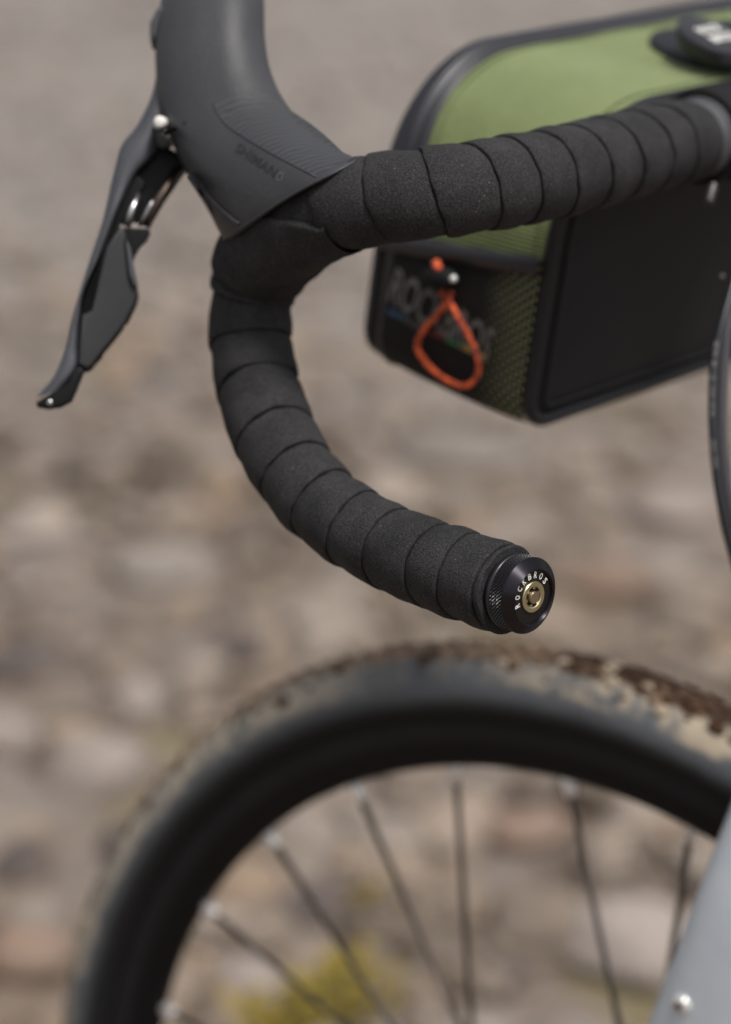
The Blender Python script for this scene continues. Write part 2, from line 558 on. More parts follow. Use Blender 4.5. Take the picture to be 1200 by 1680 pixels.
_text_cache = {}
def text2d(s, bold=0.0, spacing=1.0, shear=0.0):
    key = (s, bold, spacing, shear)
    if key in _text_cache:
        return _text_cache[key]
    cu = bpy.data.curves.new('lettering_curve', 'FONT')
    cu.body = s; cu.offset = bold; cu.space_character = spacing; cu.shear = shear; cu.resolution_u = 3
    cu.fill_mode = 'FRONT'
    o = bpy.data.objects.new('lettering_curve', cu)
    COL.objects.link(o)
    bpy.context.view_layer.update()
    me = bpy.data.meshes.new_from_object(o.evaluated_get(bpy.context.evaluated_depsgraph_get()))
    V = np.array([v.co[:] for v in me.vertices]); F = [tuple(p.vertices) for p in me.polygons]
    bpy.data.objects.remove(o); bpy.data.curves.remove(cu); bpy.data.meshes.remove(me)
    V = V[:, :2]
    w0, w1 = V[:, 0].min(), V[:, 0].max()
    h0, h1 = V[:, 1].min(), V[:, 1].max()
    V = np.stack([(V[:, 0] - w0) / (w1 - w0), (V[:, 1] - h0) / (h1 - h0)], 1)
    _text_cache[key] = (V, F, (w1 - w0) / (h1 - h0))
    return _text_cache[key]

def text_quad(s, p00, p10, p01, **kw):
    """text mapped on the parallelogram with bottom-left p00, bottom-right p10, top-left p01"""
    V, F, asp = text2d(s, **kw)
    p00, p10, p01 = map(lambda p: np.asarray(p, float), (p00, p10, p01))
    return p00 + V[:, :1] * (p10 - p00) + V[:, 1:2] * (p01 - p00), F

# ================================================================= GROUND
def hnoise(x, y):
    return (0.030 * np.sin(1.7 * x + 0.6) * np.cos(1.3 * y) + 0.016 * np.sin(4.1 * x + 1.9 * y) + 0.010 * np.cos(7.3 * y - 3.3 * x)
            + 0.006 * np.sin(13 * x) * np.sin(11 * y + 1))

def build_ground():
    xs = np.concatenate([-np.geomspace(500, 3.2, 14), np.linspace(-3, 3, 61), np.geomspace(3.2, 500, 14)])
    ys = np.concatenate([-np.geomspace(300, 1.2, 10), np.linspace(-1, 14, 151), np.geomspace(14.5, 700, 16)])
    X, Y = np.meshgrid(xs, ys, indexing='ij')
    fade = np.clip((np.hypot(X - 0.1, Y - 1.29) - 0.25) / 0.5, 0, 1)     # level where the wheel stands
    Z = hnoise(X, Y) * fade * np.clip(1.5 - np.hypot(X, Y) / 60, 0, 1) - 0.002
    V = np.stack([X, Y, Z], -1).reshape(-1, 3)
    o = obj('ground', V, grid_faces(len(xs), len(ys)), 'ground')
    tag(o, 'brown stony ground with gravel stretching away behind the bicycle', None, None, 'structure')
build_ground()

def ico(sub):
    bm = bmesh.new()
    bmesh.ops.create_icosphere(bm, subdivisions=sub, radius=1.0)
    V = np.array([v.co[:] for v in bm.verts]); F = np.array([[v.index for v in f.verts] for f in bm.faces])
    bm.free()
    return V, F

def rock_shape(sub, seed, facet=0.75):
    r = np.random.default_rng(seed)
    V, F = ico(sub)
    V = V.copy()
    for _ in range(9):                       # chop flat facets into the ball
        n = nrm(r.normal(size=3)); d = r.uniform(0.55, 0.9)
        t = V @ n
        V -= np.outer(np.maximum(t - d, 0) * facet, n)
    V += 0.06 * np.stack([np.sin(3 * V[:, 1] + r.uniform(0, 6)), np.sin(3.3 * V[:, 2] + r.uniform(0, 6)), np.sin(2.7 * V[:, 0] + r.uniform(0, 6))], 1)
    return V, F

rocks = [
    (173, 1262, 205, 120, 'pale_stone', 'large pale pinkish stone left of the upper curve of the wheel'),
    (232, 1150, 115, 80, 'pale_stone', 'smaller pale stone just above the large pale pinkish one'),
    (12, 1220, 120, 100, 'pale_stone', 'pale stone cut by the left edge of the photo'),
    (403, 1072, 135, 80, 'hollow_shade', 'shadow hollow painted as a dark brown stone above the tyre and below the curved bar'),
    (55, 1088, 185, 85, 'hollow_shade', 'wide shadow hollow painted as a dark mauve stone left of the wheel, level with its top'),
    (195, 1375, 95, 85, 'hollow_shade', 'shadow hollow painted as a dark stone close beside the left side of the tyre'),
    (32, 1412, 150, 80, 'hollow_shade', 'shadow hollow painted as a dark stone at the left edge above the rusty one'),
    (35, 1605, 160, 130, 'rusty_stone', 'rusty brown stone in the bottom left corner'),
    (1025, 1530, 270, 140, 'pale_stone', 'broad pale slab between the fork leg and the spokes'),
    (950, 1655, 160, 60, 'grey_stone', 'grey stone in front of the broad pale slab'),
    (408, 1608, 140, 110, 'pale_stone', 'pale pinkish stone framed by the lower left spokes'),
    (525, 1475, 120, 80, 'hollow_shade', 'shadow hollow painted as a dark mauve stone seen through the left spokes'),
    (860, 1345, 180, 75, 'rusty_stone', 'tan stone just below the rim between two spokes'),
    (820, 1570, 130, 70, 'hollow_shade', 'shadow hollow painted as a dark stone left of the broad pale slab'),
    (1100, 850, 170, 70, 'pale_stone', 'pale stone below the bag, left of the hoses'),
    (760, 775, 250, 60, 'grey_stone', 'wide grey stone above the lower bar'),
    (1000, 985, 210, 60, 'rusty_stone', 'brown stone right of the bar end plug'),
    (272, 925, 190, 60, 'grey_stone', 'grey stone left of the lower bend of the bar'),
    (45, 870, 160, 50, 'pale_stone', 'pale stone at the left, straight below the lever tip'),
]

def build_stones():
    shapes = [rock_shape(2, 100 + k) for k in range(8)]
    VV, FF, off = [], [], 0
    cnt = 0
    def place(x, y, s, sq):
        nonlocal off
        V, F = shapes[rng.integers(8)]
        a = rng.uniform(0, 6.28); t = rng.uniform(-0.4, 0.4)
        R = np.array([[math.cos(a), -math.sin(a), 0], [math.sin(a), math.cos(a), 0], [0, 0, 1]]) @ np.array([[1, 0, 0], [0, math.cos(t), -math.sin(t)], [0, math.sin(t), math.cos(t)]])
        sc = s * np.array([1, rng.uniform(0.65, 1.0), sq])
        z = float(hnoise(x, y)) * min(1, max(0, (math.hypot(x - 0.1, y - 1.29) - .25) / .5))
        VV.append((V * sc) @ R.T + np.array([x, y, z + s * sq * rng.uniform(0.0, 0.6)]))
        FF.append(F + off); off += len(V)
    while cnt < 6500:
        y = 1.5 * (20 / 1.5) ** rng.uniform(0, 1)
        x = rng.uniform(-1, 1) * (0.35 + 0.19 * y)
        s = min(0.062, 0.0145 * math.exp(rng.exponential(0.60)))
        if math.hypot(x - 0.1, y - 1.29) < 0.42 + s:
            continue
        q = project(np.array([x, y, 0.02]))[0]
        if any(abs(q[0] - rx) < rw * 0.55 and -rh * 0.35 < q[1] - ry < rh * 0.95 for rx, ry, rw, rh, _, _ in rocks):
            cnt += 1
            continue
        place(x, y, s * (1 + y * 0.015), rng.uniform(0.45, 0.8)); cnt += 1
    for _ in range(1300):
        x, y = rng.uniform(-4, 4), rng.uniform(-1, 12)
        s = min(0.09, 0.02 * math.exp(rng.exponential(0.6)))
        if math.hypot(x - 0.1, y - 1.29) < 0.5 + s or abs(x) < 0.3 + 0.18 * max(y, 0) or math.hypot(x, y) < 0.6:
            continue
        place(x, y, s, rng.uniform(0.45, 0.8))
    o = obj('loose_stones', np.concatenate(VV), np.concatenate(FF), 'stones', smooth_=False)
    tag(o, 'blurred mix of loose grey and brown stones littering the ground', None, None, 'stuff')
build_stones()

def rock(px, py, wpx, hpx, material, seed, label, group=None, sink=0.36):
    p = ground_at(px, py)
    d = np.linalg.norm(p - CAMP)
    s = wpx / FPX * d / 2
    h = hpx / FPX * d / 2
    V, F = rock_shape(3, seed)
    a = seed * 1.7
    R = np.array([[math.cos(a), -math.sin(a), 0], [math.sin(a), math.cos(a), 0], [0, 0, 1]])
    V = (V @ R.T) * np.array([s, s * 0.9, h * 1.05])
    base = np.array([p[0], p[1], float(hnoise(p[0], p[1]))])
    o = obj('rock', V + base + np.array([0, 0, h * (1 - 2 * sink)]), F, material, origin=base, smooth_=True, auto=35)
    tag(o, label, 'rock', group or 'larger rocks on the stony ground')
    return o

# ================================================================= BICYCLE
bike_origin = np.array([0.104, 1.287, 0.0])
bike = empty('gravel_bicycle', bike_origin)
tag(bike, 'gravel bicycle with black wrapped drop handlebar, muddy front wheel and pale blue grey fork', 'bicycle')

# ---- handlebar centreline (outline position, distance)
AX = [(836, 968, 1.0230), (816, 962, 1.0275), (766, 945, 1.0390), (713, 927, 1.0510), (641, 898, 1.068), (584, 867, 1.082), (530, 828, 1.096),
      (486, 777, 1.110), (449, 711, 1.125), (424, 636, 1.140), (412, 560, 1.150), (412, 495, 1.150), (427, 435, 1.142), (467, 384, 1.122),
      (530, 346, 1.098), (610, 328, 1.082), (712, 315, 1.075), (800, 303, 1.083), (900, 285, 1.105), (1000, 261, 1.138), (1100, 236, 1.180),
      (1165, 220, 1.212), (1240, 204, 1.250), (1300, 192, 1.282)]
RR = [.0166, .0172, .0174, .0173, .0169, .0167, .0168, .0173, .0179, .0178, .0176, .0176, .0192, .0203, .0190, .0184, .0182, .0185, .0188, .0190, .0191, .0191, .0191, .0191]
raw = np.array([np.append(U(x, y, d), r) for (x, y, d), r in zip(AX, RR)])
dense = spline(raw, 40)
cs = np.concatenate([[0], np.cumsum(np.linalg.norm(np.diff(dense[:, :3], axis=0), axis=1))])
NS = 1400
sg = np.linspace(0, cs[-1], NS)
ax = np.stack([np.interp(sg, cs, dense[:, k]) for k in range(4)], 1)
ker = np.hanning(41); ker /= ker.sum()
for k in range(4):                                   # take the corners out of the spline
    pad = np.concatenate([2 * ax[0, k] - ax[20:0:-1, k], ax[:, k], 2 * ax[-1, k] - ax[-2:-22:-1, k]])
    ax[:, k] = np.convolve(pad, ker, 'valid')
axT = nrm(np.gradient(ax[:, :3], axis=0))
axpx = project(ax[:, :3])
toc = nrm(CAMP - ax[:, :3])
axN = nrm(toc - axT * np.sum(toc * axT, 1, keepdims=True))
axD = np.cross(axT, axN)

def at_s(s):
    P = np.stack([np.interp(s, sg, ax[:, k]) for k in range(4)], -1)
    T = nrm(np.stack([np.interp(s, sg, axT[:, k]) for k in range(3)], -1))
    Nn = np.stack([np.interp(s, sg, axN[:, k]) for k in range(3)], -1)
    Nn = nrm(Nn - T * np.sum(Nn * T, -1, keepdims=True))
    return P[..., :3], P[..., 3], T, Nn, np.cross(T, Nn)

def s_of(px, py):
    return sg[np.argmin((axpx[:, 0] - px) ** 2 + (axpx[:, 1] - py) ** 2)]

def wrap_point(s, u, dr):
    """point on the bar wrap: s along the bar, u in turns (0.5 = the rider's outer side), dr above the nominal radius"""
    P, r, T, Nn, D = at_s(s)
    a = 2 * math.pi * (u - 0.5)
    d = np.cos(a)[..., None] * Nn + np.sin(a)[..., None] * D
    lump = 0.00022 * np.sin(s * 210 + 3.0 * np.cos(a) + 1.3) + 0.00016 * np.sin(s * 480 + 5 * a * 0 + 4 * np.sin(a))
    return P + d * (r + dr + lump)[..., None]

seams = [(836, 968)] + [(824, 964), (766, 944), (713, 927), (641, 898), (584, 869), (530, 828), (486, 777), (449, 715), (422, 633), (411, 560), (413, 480), (418, 456)]
SE = [s_of(*p) for p in seams]
SE[0] = 0.0
tops = [(560, 341), (628, 326), (710, 315), (782, 306), (840, 296), (894, 286), (946, 274), (996, 262), (1045, 249), (1086, 240), (1127, 230)]
ST = [s_of(*p) for p in tops]

# the bare bar
handlebar_V, handlebar_F = tube(ax[8::6, :3], np.interp(sg[8::6], [0, s_of(1020, 256), s_of(1090, 238)], [0.0122, 0.0122, 0.0172]), 20)
handlebar = obj('handlebar', handlebar_V, handlebar_F, 'bar', bike)
tag(handlebar, 'drop handlebar of black alloy under the wrap')

def wave(u, p):
    x = 2 * u - 1
    return np.sign(x) * np.abs(x) ** p

def make_turn(s_prev, s0, s1, s2, p, nu=88, tuck=0.2, edge=0.0013, name='tape_turn', first=False):
    """one turn of the wrap between two seams; its near edge lies on top of the turn before it"""
    u = np.linspace(0, 1, nu)
    lo = s0 + wave(u, p) * np.where(u < .5, (s0 - s_prev) / 2, (s1 - s0) / 2)
    hi = s1 + wave(u, p) * np.where(u < .5, (s1 - s0) / 2, (s2 - s1) / 2)
    wd = hi - lo
    prof = [(0.030, -0.0030), (0.008, -0.0008), (0.004, 0.0001), (0.010, 0.0006), (0.03, 0.0009), (0.10, 0.00105), (0.25, 0.0012), (0.42, 0.0011),
            (0.6, 0.0008), (0.75, 0.0005), (0.87, 0.0002), (0.955, -0.0001), (0.988, -0.0004), (1.01, -0.0014), (1.0 + tuck, -0.0032)]
    jag = 0.00018 * np.sin(u * 61 + s0 * 999) + 0.00045 * np.sin(u * 17 + s0 * 311)
    rows = []
    for v, dr in prof:
        s = lo + wd * v + jag
        rows.append(wrap_point(s, u, np.full(nu, dr) * (edge / 0.0013)))
    V = np.stack(rows, 0).reshape(-1, 3)
    return obj(name, V, grid_faces(len(prof), nu), 'tape', handlebar)

allS = SE
for k in range(len(allS) - 1):
    sp = allS[k - 1] if k else allS[0] - 0.012
    s2 = allS[k + 2] if k + 2 < len(allS) else allS[k + 1] + (allS[k + 1] - allS[k])
    make_turn(sp, allS[k], allS[k + 1], s2, 3.2, tuck=0.35)
for k in range(len(ST) - 1):
    sp = ST[k - 1] if k else ST[0] - (ST[1] - ST[0])
    s2 = ST[k + 2] if k + 2 < len(ST) else ST[k + 1] + (ST[k + 1] - ST[k])
    make_turn(sp, ST[k], ST[k + 1], s2, 1.35, tuck=0.2 if k < len(ST) - 2 else 0.03)

# figure-of-eight round the lever clamp: base layer, crossing strip, broad patch
def make_patch(s0, s1, uf, u_end, dr, ns=46, nu=60, slope=None):
    ss = np.linspace(s0, s1, ns)
    V = []
    for q, s in enumerate(ss):
        u = np.linspace(uf(s), u_end, nu)
        e = np.minimum.reduce([np.linspace(0, 1, nu) / 0.03, np.full(nu, (s - s0) / (s1 - s0) / 0.035), np.full(nu, 9.0)])
        e = np.clip(e, 0, 1)
        ds = slope(u) if slope else 0.0
        V.append(wrap_point(s + ds * np.ones(nu), u, dr * (1 - (1 - e) ** 2.2) - (1 - np.clip(e * 6, 0, 1)) * 0.0016))
    return obj('tape_turn', np.concatenate(V), grid_faces(ns, nu), 'tape', handlebar)
S_m, S_t = allS[-1], ST[0]
make_patch(S_m - 0.004, S_t + 0.006, lambda s: 0.0, 1.0, -0.0002)
s_a, s_b = s_of(467, 384), s_of(545, 341)
def u_diag(s):
    t = (s - S_m) / (s_a - S_m)
    if s < s_a:
        return 0.16 + 0.15 * max(0.0, t)
    return 0.31 + 0.21 * min(1.15, (s - s_a) / (s_b - s_a))
make_patch(S_m, S_t + 0.004, u_diag, 1.12, 0.0024, ns=60)
s_c0, s_c1 = s_of(413, 497), s_of(417, 458)
make_patch(s_c0, s_c1 + 0.006, lambda s: 0.745 - 0.085 * (s - s_c0) / (s_c1 - s_c0), 1.1, 0.0012, ns=24, nu=30)

# ---- bar end plug
P0, r0, T0, N0, D0 = at_s(np.array(sg[2]))
A = -T0                                             # out of the bar
plug = empty('bar_end_plug', P0, bike)
tag(plug, 'round black bar end plug with knurled rim and gold expander bolt')
upv = np.array([0, 0, 1.0]); upv = nrm(upv - A * np.dot(upv, A))
rtv = np.cross(upv, A)                              # right as seen facing the plug
V, F = lathe(P0, A, [(0.0100, -0.006), (0.0146, -0.003), (0.0146, 0.0014), (0.0150, 0.0018), (0.0153, 0.0022), (0.0153, 0.0036), (0.0149, 0.0040), (0.010, 0.0040)], 72, False)
obj('collar', V, F, 'ano', plug)
K0, K1, KR = 0.0040, 0.0106, 0.01515
nu, nv = 62 * 6, 34
V = []
for a in range(nu):
    t = 2 * math.pi * a / nu
    d = math.cos(t) * rtv + math.sin(t) * upv
    for b_ in range(nv):
        h = K0 + (K1 - K0) * b_ / (nv - 1)
        c1 = (a / 6.0 + (b_ / (nv - 1)) * 4.5); c2 = (a / 6.0 - (b_ / (nv - 1)) * 4.5)
        tri = lambda x: 1 - abs((x % 1.0) * 2 - 1)
        hh = min(tri(c1), tri(c2))
        e = min(1, b_ / 2, (nv - 1 - b_) / 2)
        V.append(P0 + A * h + d * (KR - 0.0005 + 0.0011 * hh * e))
obj('knurled_rim', V, grid_faces(nu, nv, True, False), 'ano', plug, smooth_=False)
V, F = lathe(P0, A, [(0.0110, 0.0100), (0.0151, 0.0104), (0.01545, 0.0107), (0.0155, 0.0112), (0.0153, 0.0116), (0.0114, 0.0144), (0.0112, 0.0142), (0.0109, 0.0138), (0.0108, 0.0120)], 96, False)
obj('bevel_ring', V, F, 'bevel', plug, auto=25)
cr = N(BEVEL_NT, 'ShaderNodeVectorMath', operation='CROSS_PRODUCT')         # lathe marks run round the ring
cr.inputs[1].default_value = tuple(A)
BEVEL_NT.links.new(coords(BEVEL_NT), cr.inputs[0])
BEVEL_NT.links.new(cr.outputs[0], BEVEL_B.inputs['Tangent'])
BEVEL_B.inputs['Anisotropic'].default_value = 0.97
BEVEL_B.inputs['Anisotropic Rotation'].default_value = 0.25
FH = 0.0131
V, F = join(lathe(P0, A, [(0.0109, FH), (0.0060, FH), (0.0046, FH), (0.0046, FH - 0.004)], 72, False), disc_cap(P0, A, 0.0046, FH - 0.004, 40))
obj('face', V, F, 'plug_dark', plug)
V, F = lathe(P0, A, [(0.0063, FH - 0.0005), (0.00632, FH + 0.0006), (0.0061, FH + 0.0009), (0.0045, FH + 0.0009), (0.0041, FH + 0.0006), (0.0040, FH - 0.0022), (0.0040, FH - 0.003)], 64, False)
obj('gold_ring', V, F, 'gold', plug, auto=35)
teeth = []
for k in range(6):
    t = 2 * math.pi * (k + 0.3) / 6
    d = math.cos(t) * rtv + math.sin(t) * upv
    e = np.cross(A, d)
    c = P0 + A * (FH - 0.0010) + d * 0.0037
    bx = []
    for sa in (-1, 1):
        for sb in (-1, 1):
            for sc in (-1, 1):
                bx.append(c + d * 0.0006 * sa + e * 0.00065 * sb + A * 0.0013 * sc)
    teeth.append((np.array(bx), [(0, 1, 3, 2), (4, 6, 7, 5), (0, 4, 5, 1), (2, 3, 7, 6), (0, 2, 6, 4), (1, 5, 7, 3)]))
V, F = join(*teeth)
obj('socket_lobes', V, F, 'gold', plug, smooth_=False)
V, F = join(lathe(P0, A, [(0.0026, FH - 0.004), (0.0026, FH + 0.0013), (0.0024, FH + 0.0016), (0.0001, FH + 0.0016)], 40, False))
obj('centre_pin', V, F, 'pin_gold', plug, auto=35)
word = 'ROCKBROS'
lv, lf, off = [], [], 0
for q, ch in enumerate(word):
    ang = rad(193 - q * (158.0 / 7))
    rd = math.cos(ang) * rtv + math.sin(ang) * upv
    tn = np.cross(rd, A); tn = nrm(tn)
    if np.dot(tn, math.sin(ang) * rtv - math.cos(ang) * upv) < 0:
        tn = -tn
    V2, F2, asp = text2d(ch, bold=0.018)
    wdt, hgt = 0.00172, 0.0027
    for x, y in V2:
        lv.append(P0 + A * (FH + 0.00012) + rd * (0.0075 + y * hgt) + tn * (x - 0.5) * wdt)
    lf += [tuple(i + off for i in f) for f in F2]; off += len(V2)
obj('lettering', lv, lf, 'white', plug, smooth_=False)

# ---- brake and shift lever
shifter = empty('brake_shifter', U(440, 330, 1.12), bike)
tag(shifter, 'dark grey rubber hooded brake and shift lever')
HL = [(374, 392), (367, 392), (338, 338), (308, 284), (283, 236), (266, 190), (257, 135), (255, 75), (260, 22), (272, -22), (296, -52), (330, -68)]
HR = [(580, 268), (588, 261), (541, 238), (497, 203), (463, 158), (443, 110), (435, 60), (434, 12), (431, -25), (418, -48), (398, -62), (366, -70)]
HDL = [1.130, 1.129, 1.132, 1.137, 1.143, 1.149, 1.155, 1.161, 1.167, 1.172, 1.176, 1.179]
HDR = [1.082, 1.0775, 1.092, 1.110, 1.131, 1.142, 1.150, 1.157, 1.164, 1.170, 1.175, 1.179]
HF = [.0205, .0238, .0228, .0208, .0190, .0186, .0186, .0190, .0190, .0170, .0110, .0020]
sec = np.array([[*l, dl, *r, dr, h] for l, dl, r, dr, h in zip(HL, HDL, HR, HDR, HF)], float)
secd = spline(sec, 9)
HP = spline([(0, 0), (.025, .42), (.12, .80), (.30, .97), (.50, 1.0), (.66, .96), (.80, .76), (.93, .38), (1, 0), (.95, -.45), (.78, -.85), (.5, -1), (.22, -.85), (.05, -.45)], 6, True)
HV = []
for qi, row in enumerate(secd):
    sagw = max(0.0, 1 - qi / 22.0)
    l2, dl, r2, dr, h = row[:2], row[2], row[3:5], row[5], row[6]
    for a, b_ in HP:
        q = l2 + (r2 - l2) * a + np.array([-0.45, -0.89]) * 9 * math.sin(math.pi * min(1, max(0, a))) ** 2 * sagw
        HV.append(U(q[0], q[1], dl + (dr - dl) * a - b_ * h))
HV = np.array(HV); nH, kH = len(secd), len(HP)
HFc = grid_faces(nH, kH, False, True) + [tuple(range(kH)), tuple((nH - 1) * kH + j for j in range(kH))]
obj('hood', HV, HFc, 'hood', shifter, auto=60)
hood_tree = bvh(HV, HFc)
# rolled lip at the lower edge of the hood
lipP = HV[9 * kH:10 * kH]
V, F = tube(np.concatenate([lipP]), 0.0007, 8, closed=True)
obj('hood_lip', V, F, 'hood', shifter)
# grip texture on the upper side
def drape_patch(corners, nx, ny, tree, lift, thick_edge=0.0006):
    p00, p10, p11, p01 = [np.asarray(c, float) for c in corners]
    pts, lifts = [], []
    for i in range(nx + 1):
        for j in range(ny + 1):
            a, b_ = i / nx, j / ny
            pts.append((p00 * (1 - a) * (1 - b_) + p10 * a * (1 - b_) + p11 * a * b_ + p01 * (1 - a) * b_))
            lifts.append(lift)
    V, F = drape(pts, grid_faces(nx + 1, ny + 1), tree, lift)
    return V, F
m, nt, b = mat('hood_grip', (0.058, 0.060, 0.066), 0.5, spec=0.45)
co = coords(nt)
wv = N(nt, 'ShaderNodeTexWave', wave_type='BANDS', bands_direction='Y')
wv.inputs['Scale'].default_value = 120; wv.inputs['Distortion'].default_value = 3.2; wv.inputs['Detail'].default_value = 1.0; wv.inputs['Detail Scale'].default_value = 1.2
nt.links.new(co, wv.inputs['Vector'])
nt.links.new(ramp(nt, wv.outputs['Fac'], [(0.25, (0.034, 0.035, 0.039)), (0.75, (0.055, 0.057, 0.063))]), b.inputs['Base Color'])
bump(nt, b, wv.outputs['Fac'], 0.0002, 0.5)
M['grip'] = m
gp = [[(350, 170), (374, 206), (440, 248), (519, 290)], [(364, 166), (408, 200), (474, 235), (538, 278)], [(384, 160), (438, 188), (500, 218), (556, 267)], [(432, 150), (464, 172), (520, 210), (572, 258)]]
cols_ = [spline(g, 8) for g in gp]
rows_ = []
for q in range(len(cols_[0])):
    rows_.append(spline([c[q] for c in cols_], 6))
pts = np.concatenate(rows_); nxx, nyy = len(rows_), len(rows_[0])
V, F = drape(pts, grid_faces(nxx, nyy), hood_tree, 0.00012)
obj('grip_panel', V, F, 'grip', shifter)
ridge = [r[0] for r in rows_]
V, _ = drape(ridge, [], hood_tree, 0.0002)
V, F = tube(V, 0.00035, 8)
obj('grip_ridge', V, F, 'hood', shifter)
# maker's word: flat dark letters painting the pressed-in shade, lighter last letter
for wd_, t0_, t1_, mm in (('SHIMAN', 0.0, 0.86, 'relief_shade'), ('O', 0.885, 1.0, 'pale_letter')):
    pa_, pb_ = np.array([384, 247.]), np.array([459, 299.])
    V2, F2 = text_quad(wd_, pa_ + (pb_ - pa_) * t0_, pa_ + (pb_ - pa_) * t1_, pa_ + (pb_ - pa_) * t0_ + np.array([9, -14]), bold=0.01, spacing=1.0)
    V, F = drape(V2, F2, hood_tree, 0.0003)
    obj('lettering', V, F, mm, shifter, smooth_=False)
V, F = drape([(268, 217), (286, 208), (304, 199), (306, 202), (289, 213), (272, 223)], [(0, 1, 4, 5), (1, 2, 3, 4)], hood_tree, 0.0004)
obj('slit_shade', V, F, 'black', shifter)  # flat black sliver laid on for the shade inside the slit
gr = [((306, 290), (318, 284)), ((330, 325), (344, 316)), ((352, 355), (368, 342)), ((372, 378), (392, 362))]
V, F = drape([p for g in gr for p in g], [(2 * q, 2 * q + 1, 2 * q + 3, 2 * q + 2) for q in range(3)], hood_tree, 0.0004)
obj('groove_shade', V, F, 'relief_shade', shifter)  # flat dark strip painting the shade of the groove
V, _ = drape([(306, 280), (330, 307), (352, 331), (380, 358), (393, 366)], [], hood_tree, 0.0001)
V, F = tube(spline(V, 5), 0.0008, 8)
obj('hood_seam', V, F, 'hood', shifter)

# lever blade
LL = [(258, 112), (249, 155), (226, 203), (199, 238), (189, 271), (180, 310), (168, 362), (154, 405), (140, 447), (127, 490), (116, 529), (109, 560), (101, 590), (86, 620), (68, 641), (60, 652)]
LR = [(286, 116), (284, 160), (272, 212), (254, 252), (226, 281), (212, 304), (196, 337), (182, 372), (168, 408), (154, 437), (141, 464), (134, 488), (131, 512), (129, 560), (128, 600), (100, 640)]
LD = [1.158, 1.156, 1.153, 1.151, 1.150, 1.149, 1.147, 1.146, 1.145, 1.143, 1.142, 1.141, 1.140, 1.139, 1.138, 1.138]
sec = spline(np.array([[*l, *r, d] for l, r, d in zip(LL, LR, LD)], float), 6)
LP = spline([(0, .1), (.10, .75), (.45, 1.0), (.85, .85), (1, .3), (.97, -.6), (.6, -1), (.15, -.8)], 4, True)
V = []
for row in sec:
    for a, b_ in LP:
        q = row[:2] + (row[2:4] - row[:2]) * a
        V.append(U(q[0], q[1], row[4] - b_ * 0.0065))
n1_, k1_ = len(sec), len(LP)
obj('lever_blade', V, grid_faces(n1_, k1_, False, True) + [tuple(range(k1_)), tuple((n1_ - 1) * k1_ + j for j in range(k1_))], 'lever', shifter, auto=50)
V, F = slab([(222, 284), (238, 300), (214, 345), (196, 372), (176, 410), (160, 470), (152, 512), (138, 560), (132, 604), (122, 596), (124, 540), (130, 490), (158, 420), (190, 340)], 1.149, 0.007, 0.001)
obj('lever_back', V, F, 'black', shifter, auto=40)
V, F = slab([(128, 598), (140, 607), (134, 622), (128, 638), (118, 660), (100, 669), (80, 672), (62, 669), (59, 660), (84, 646), (110, 626)], 1.1315, 0.010, 0.0022)
obj('lever_tip', V, F, 'black', shifter, auto=50)
V, F = lathe(U(82, 660, 1.1305), nrm(CAMP - U(82, 660, 1.1305)), [(0.0014, -0.002), (0.0014, 0.0004), (0.0009, 0.0009), (0.0001, 0.001)], 16, False)
obj('tip_screw', V, F, 'steel', shifter)
PD = [(196, 372), (205, 374), (212, 405), (219, 440), (225, 463), (226, 482), (222, 498), (207, 528), (186, 556), (168, 577), (152, 599), (143, 605), (129, 597), (131, 560), (135, 517), (151, 509), (163, 455), (175, 405)]
V, F = slab(PD, lambda x, y: 1.133 + (x - 175) * 0.00006, 0.010, 0.0016)
obj('shift_paddle', V, F, 'paddle', shifter, auto=40)
V, F = slab([(225, 470), (228, 486), (225, 500), (210, 531), (205, 534), (203, 540), (188, 560), (170, 582), (168, 588), (160, 596), (150, 608), (140, 612), (128, 600), (150, 560), (190, 500)], 1.141, 0.006, 0.001)
obj('paddle_edge', V, F, 'black', shifter, auto=40)
V, F = slab([(214, 405), (221, 442), (226, 466), (220, 470), (212, 450), (206, 390)], 1.1325, 0.004, 0.0008)
obj('paddle_rib', V, F, 'lever', shifter, auto=40)
V, F = slab([(203, 373), (222, 374), (244, 375), (247, 383), (241, 396), (230, 406), (222, 420), (217, 436), (211, 405)], 1.139, 0.012, 0.0015)
obj('paddle_knob', V, F, 'soft_black', shifter, auto=40)
V, F = slab([(248, 205), (262, 226), (276, 240), (300, 256), (312, 280), (292, 292), (256, 330), (238, 366), (205, 366), (190, 372), (200, 332), (224, 282), (252, 254)], 1.152, 0.010, 0.002)
obj('pivot_bracket', V, F, 'black', shifter, auto=40)
V, F = tube([U(207, 371, 1.147), U(216, 345, 1.147), U(228, 318, 1.149)], [.0021, .0021, .0017], 16)
obj('cable_rod', V, F, 'steel', shifter)
V, F = tube([U(237, 370, 1.148), U(262, 325, 1.149), U(296, 276, 1.151)], [.0026, .0028, .0030], 16)
obj('link_rod', V, F, 'bronze', shifter)
V, F = tube([U(229, 371, 1.146), U(246, 338, 1.147), U(258, 318, 1.149)], .0009, 10)
obj('link_wire', V, F, 'steel', shifter)
pc = U(262, 199, 1.1335)
V, F = lathe(pc, nrm(CAMP - pc + np.array([-.25, 0, 0.1])), [(0.0025, -0.006), (0.0025, 0.0), (0.0021, 0.0004), (0.0001, 0.0005)], 24, False)
obj('pivot_pin', V, F, 'pin_white', shifter)
V, F = slab([(250, 206), (260, 214), (270, 216), (278, 226), (284, 240), (268, 246), (256, 240)], 1.1355, 0.012, 0.002)
obj('pivot_clip', V, F, 'black', shifter, auto=40)
V, F = slab([(246, 38), (258, 14), (268, 8), (270, 60), (262, 84), (250, 80), (246, 62)], 1.160, 0.016, 0.0022)
obj('lever_shoulder', V, F, 'lever', shifter, auto=40)
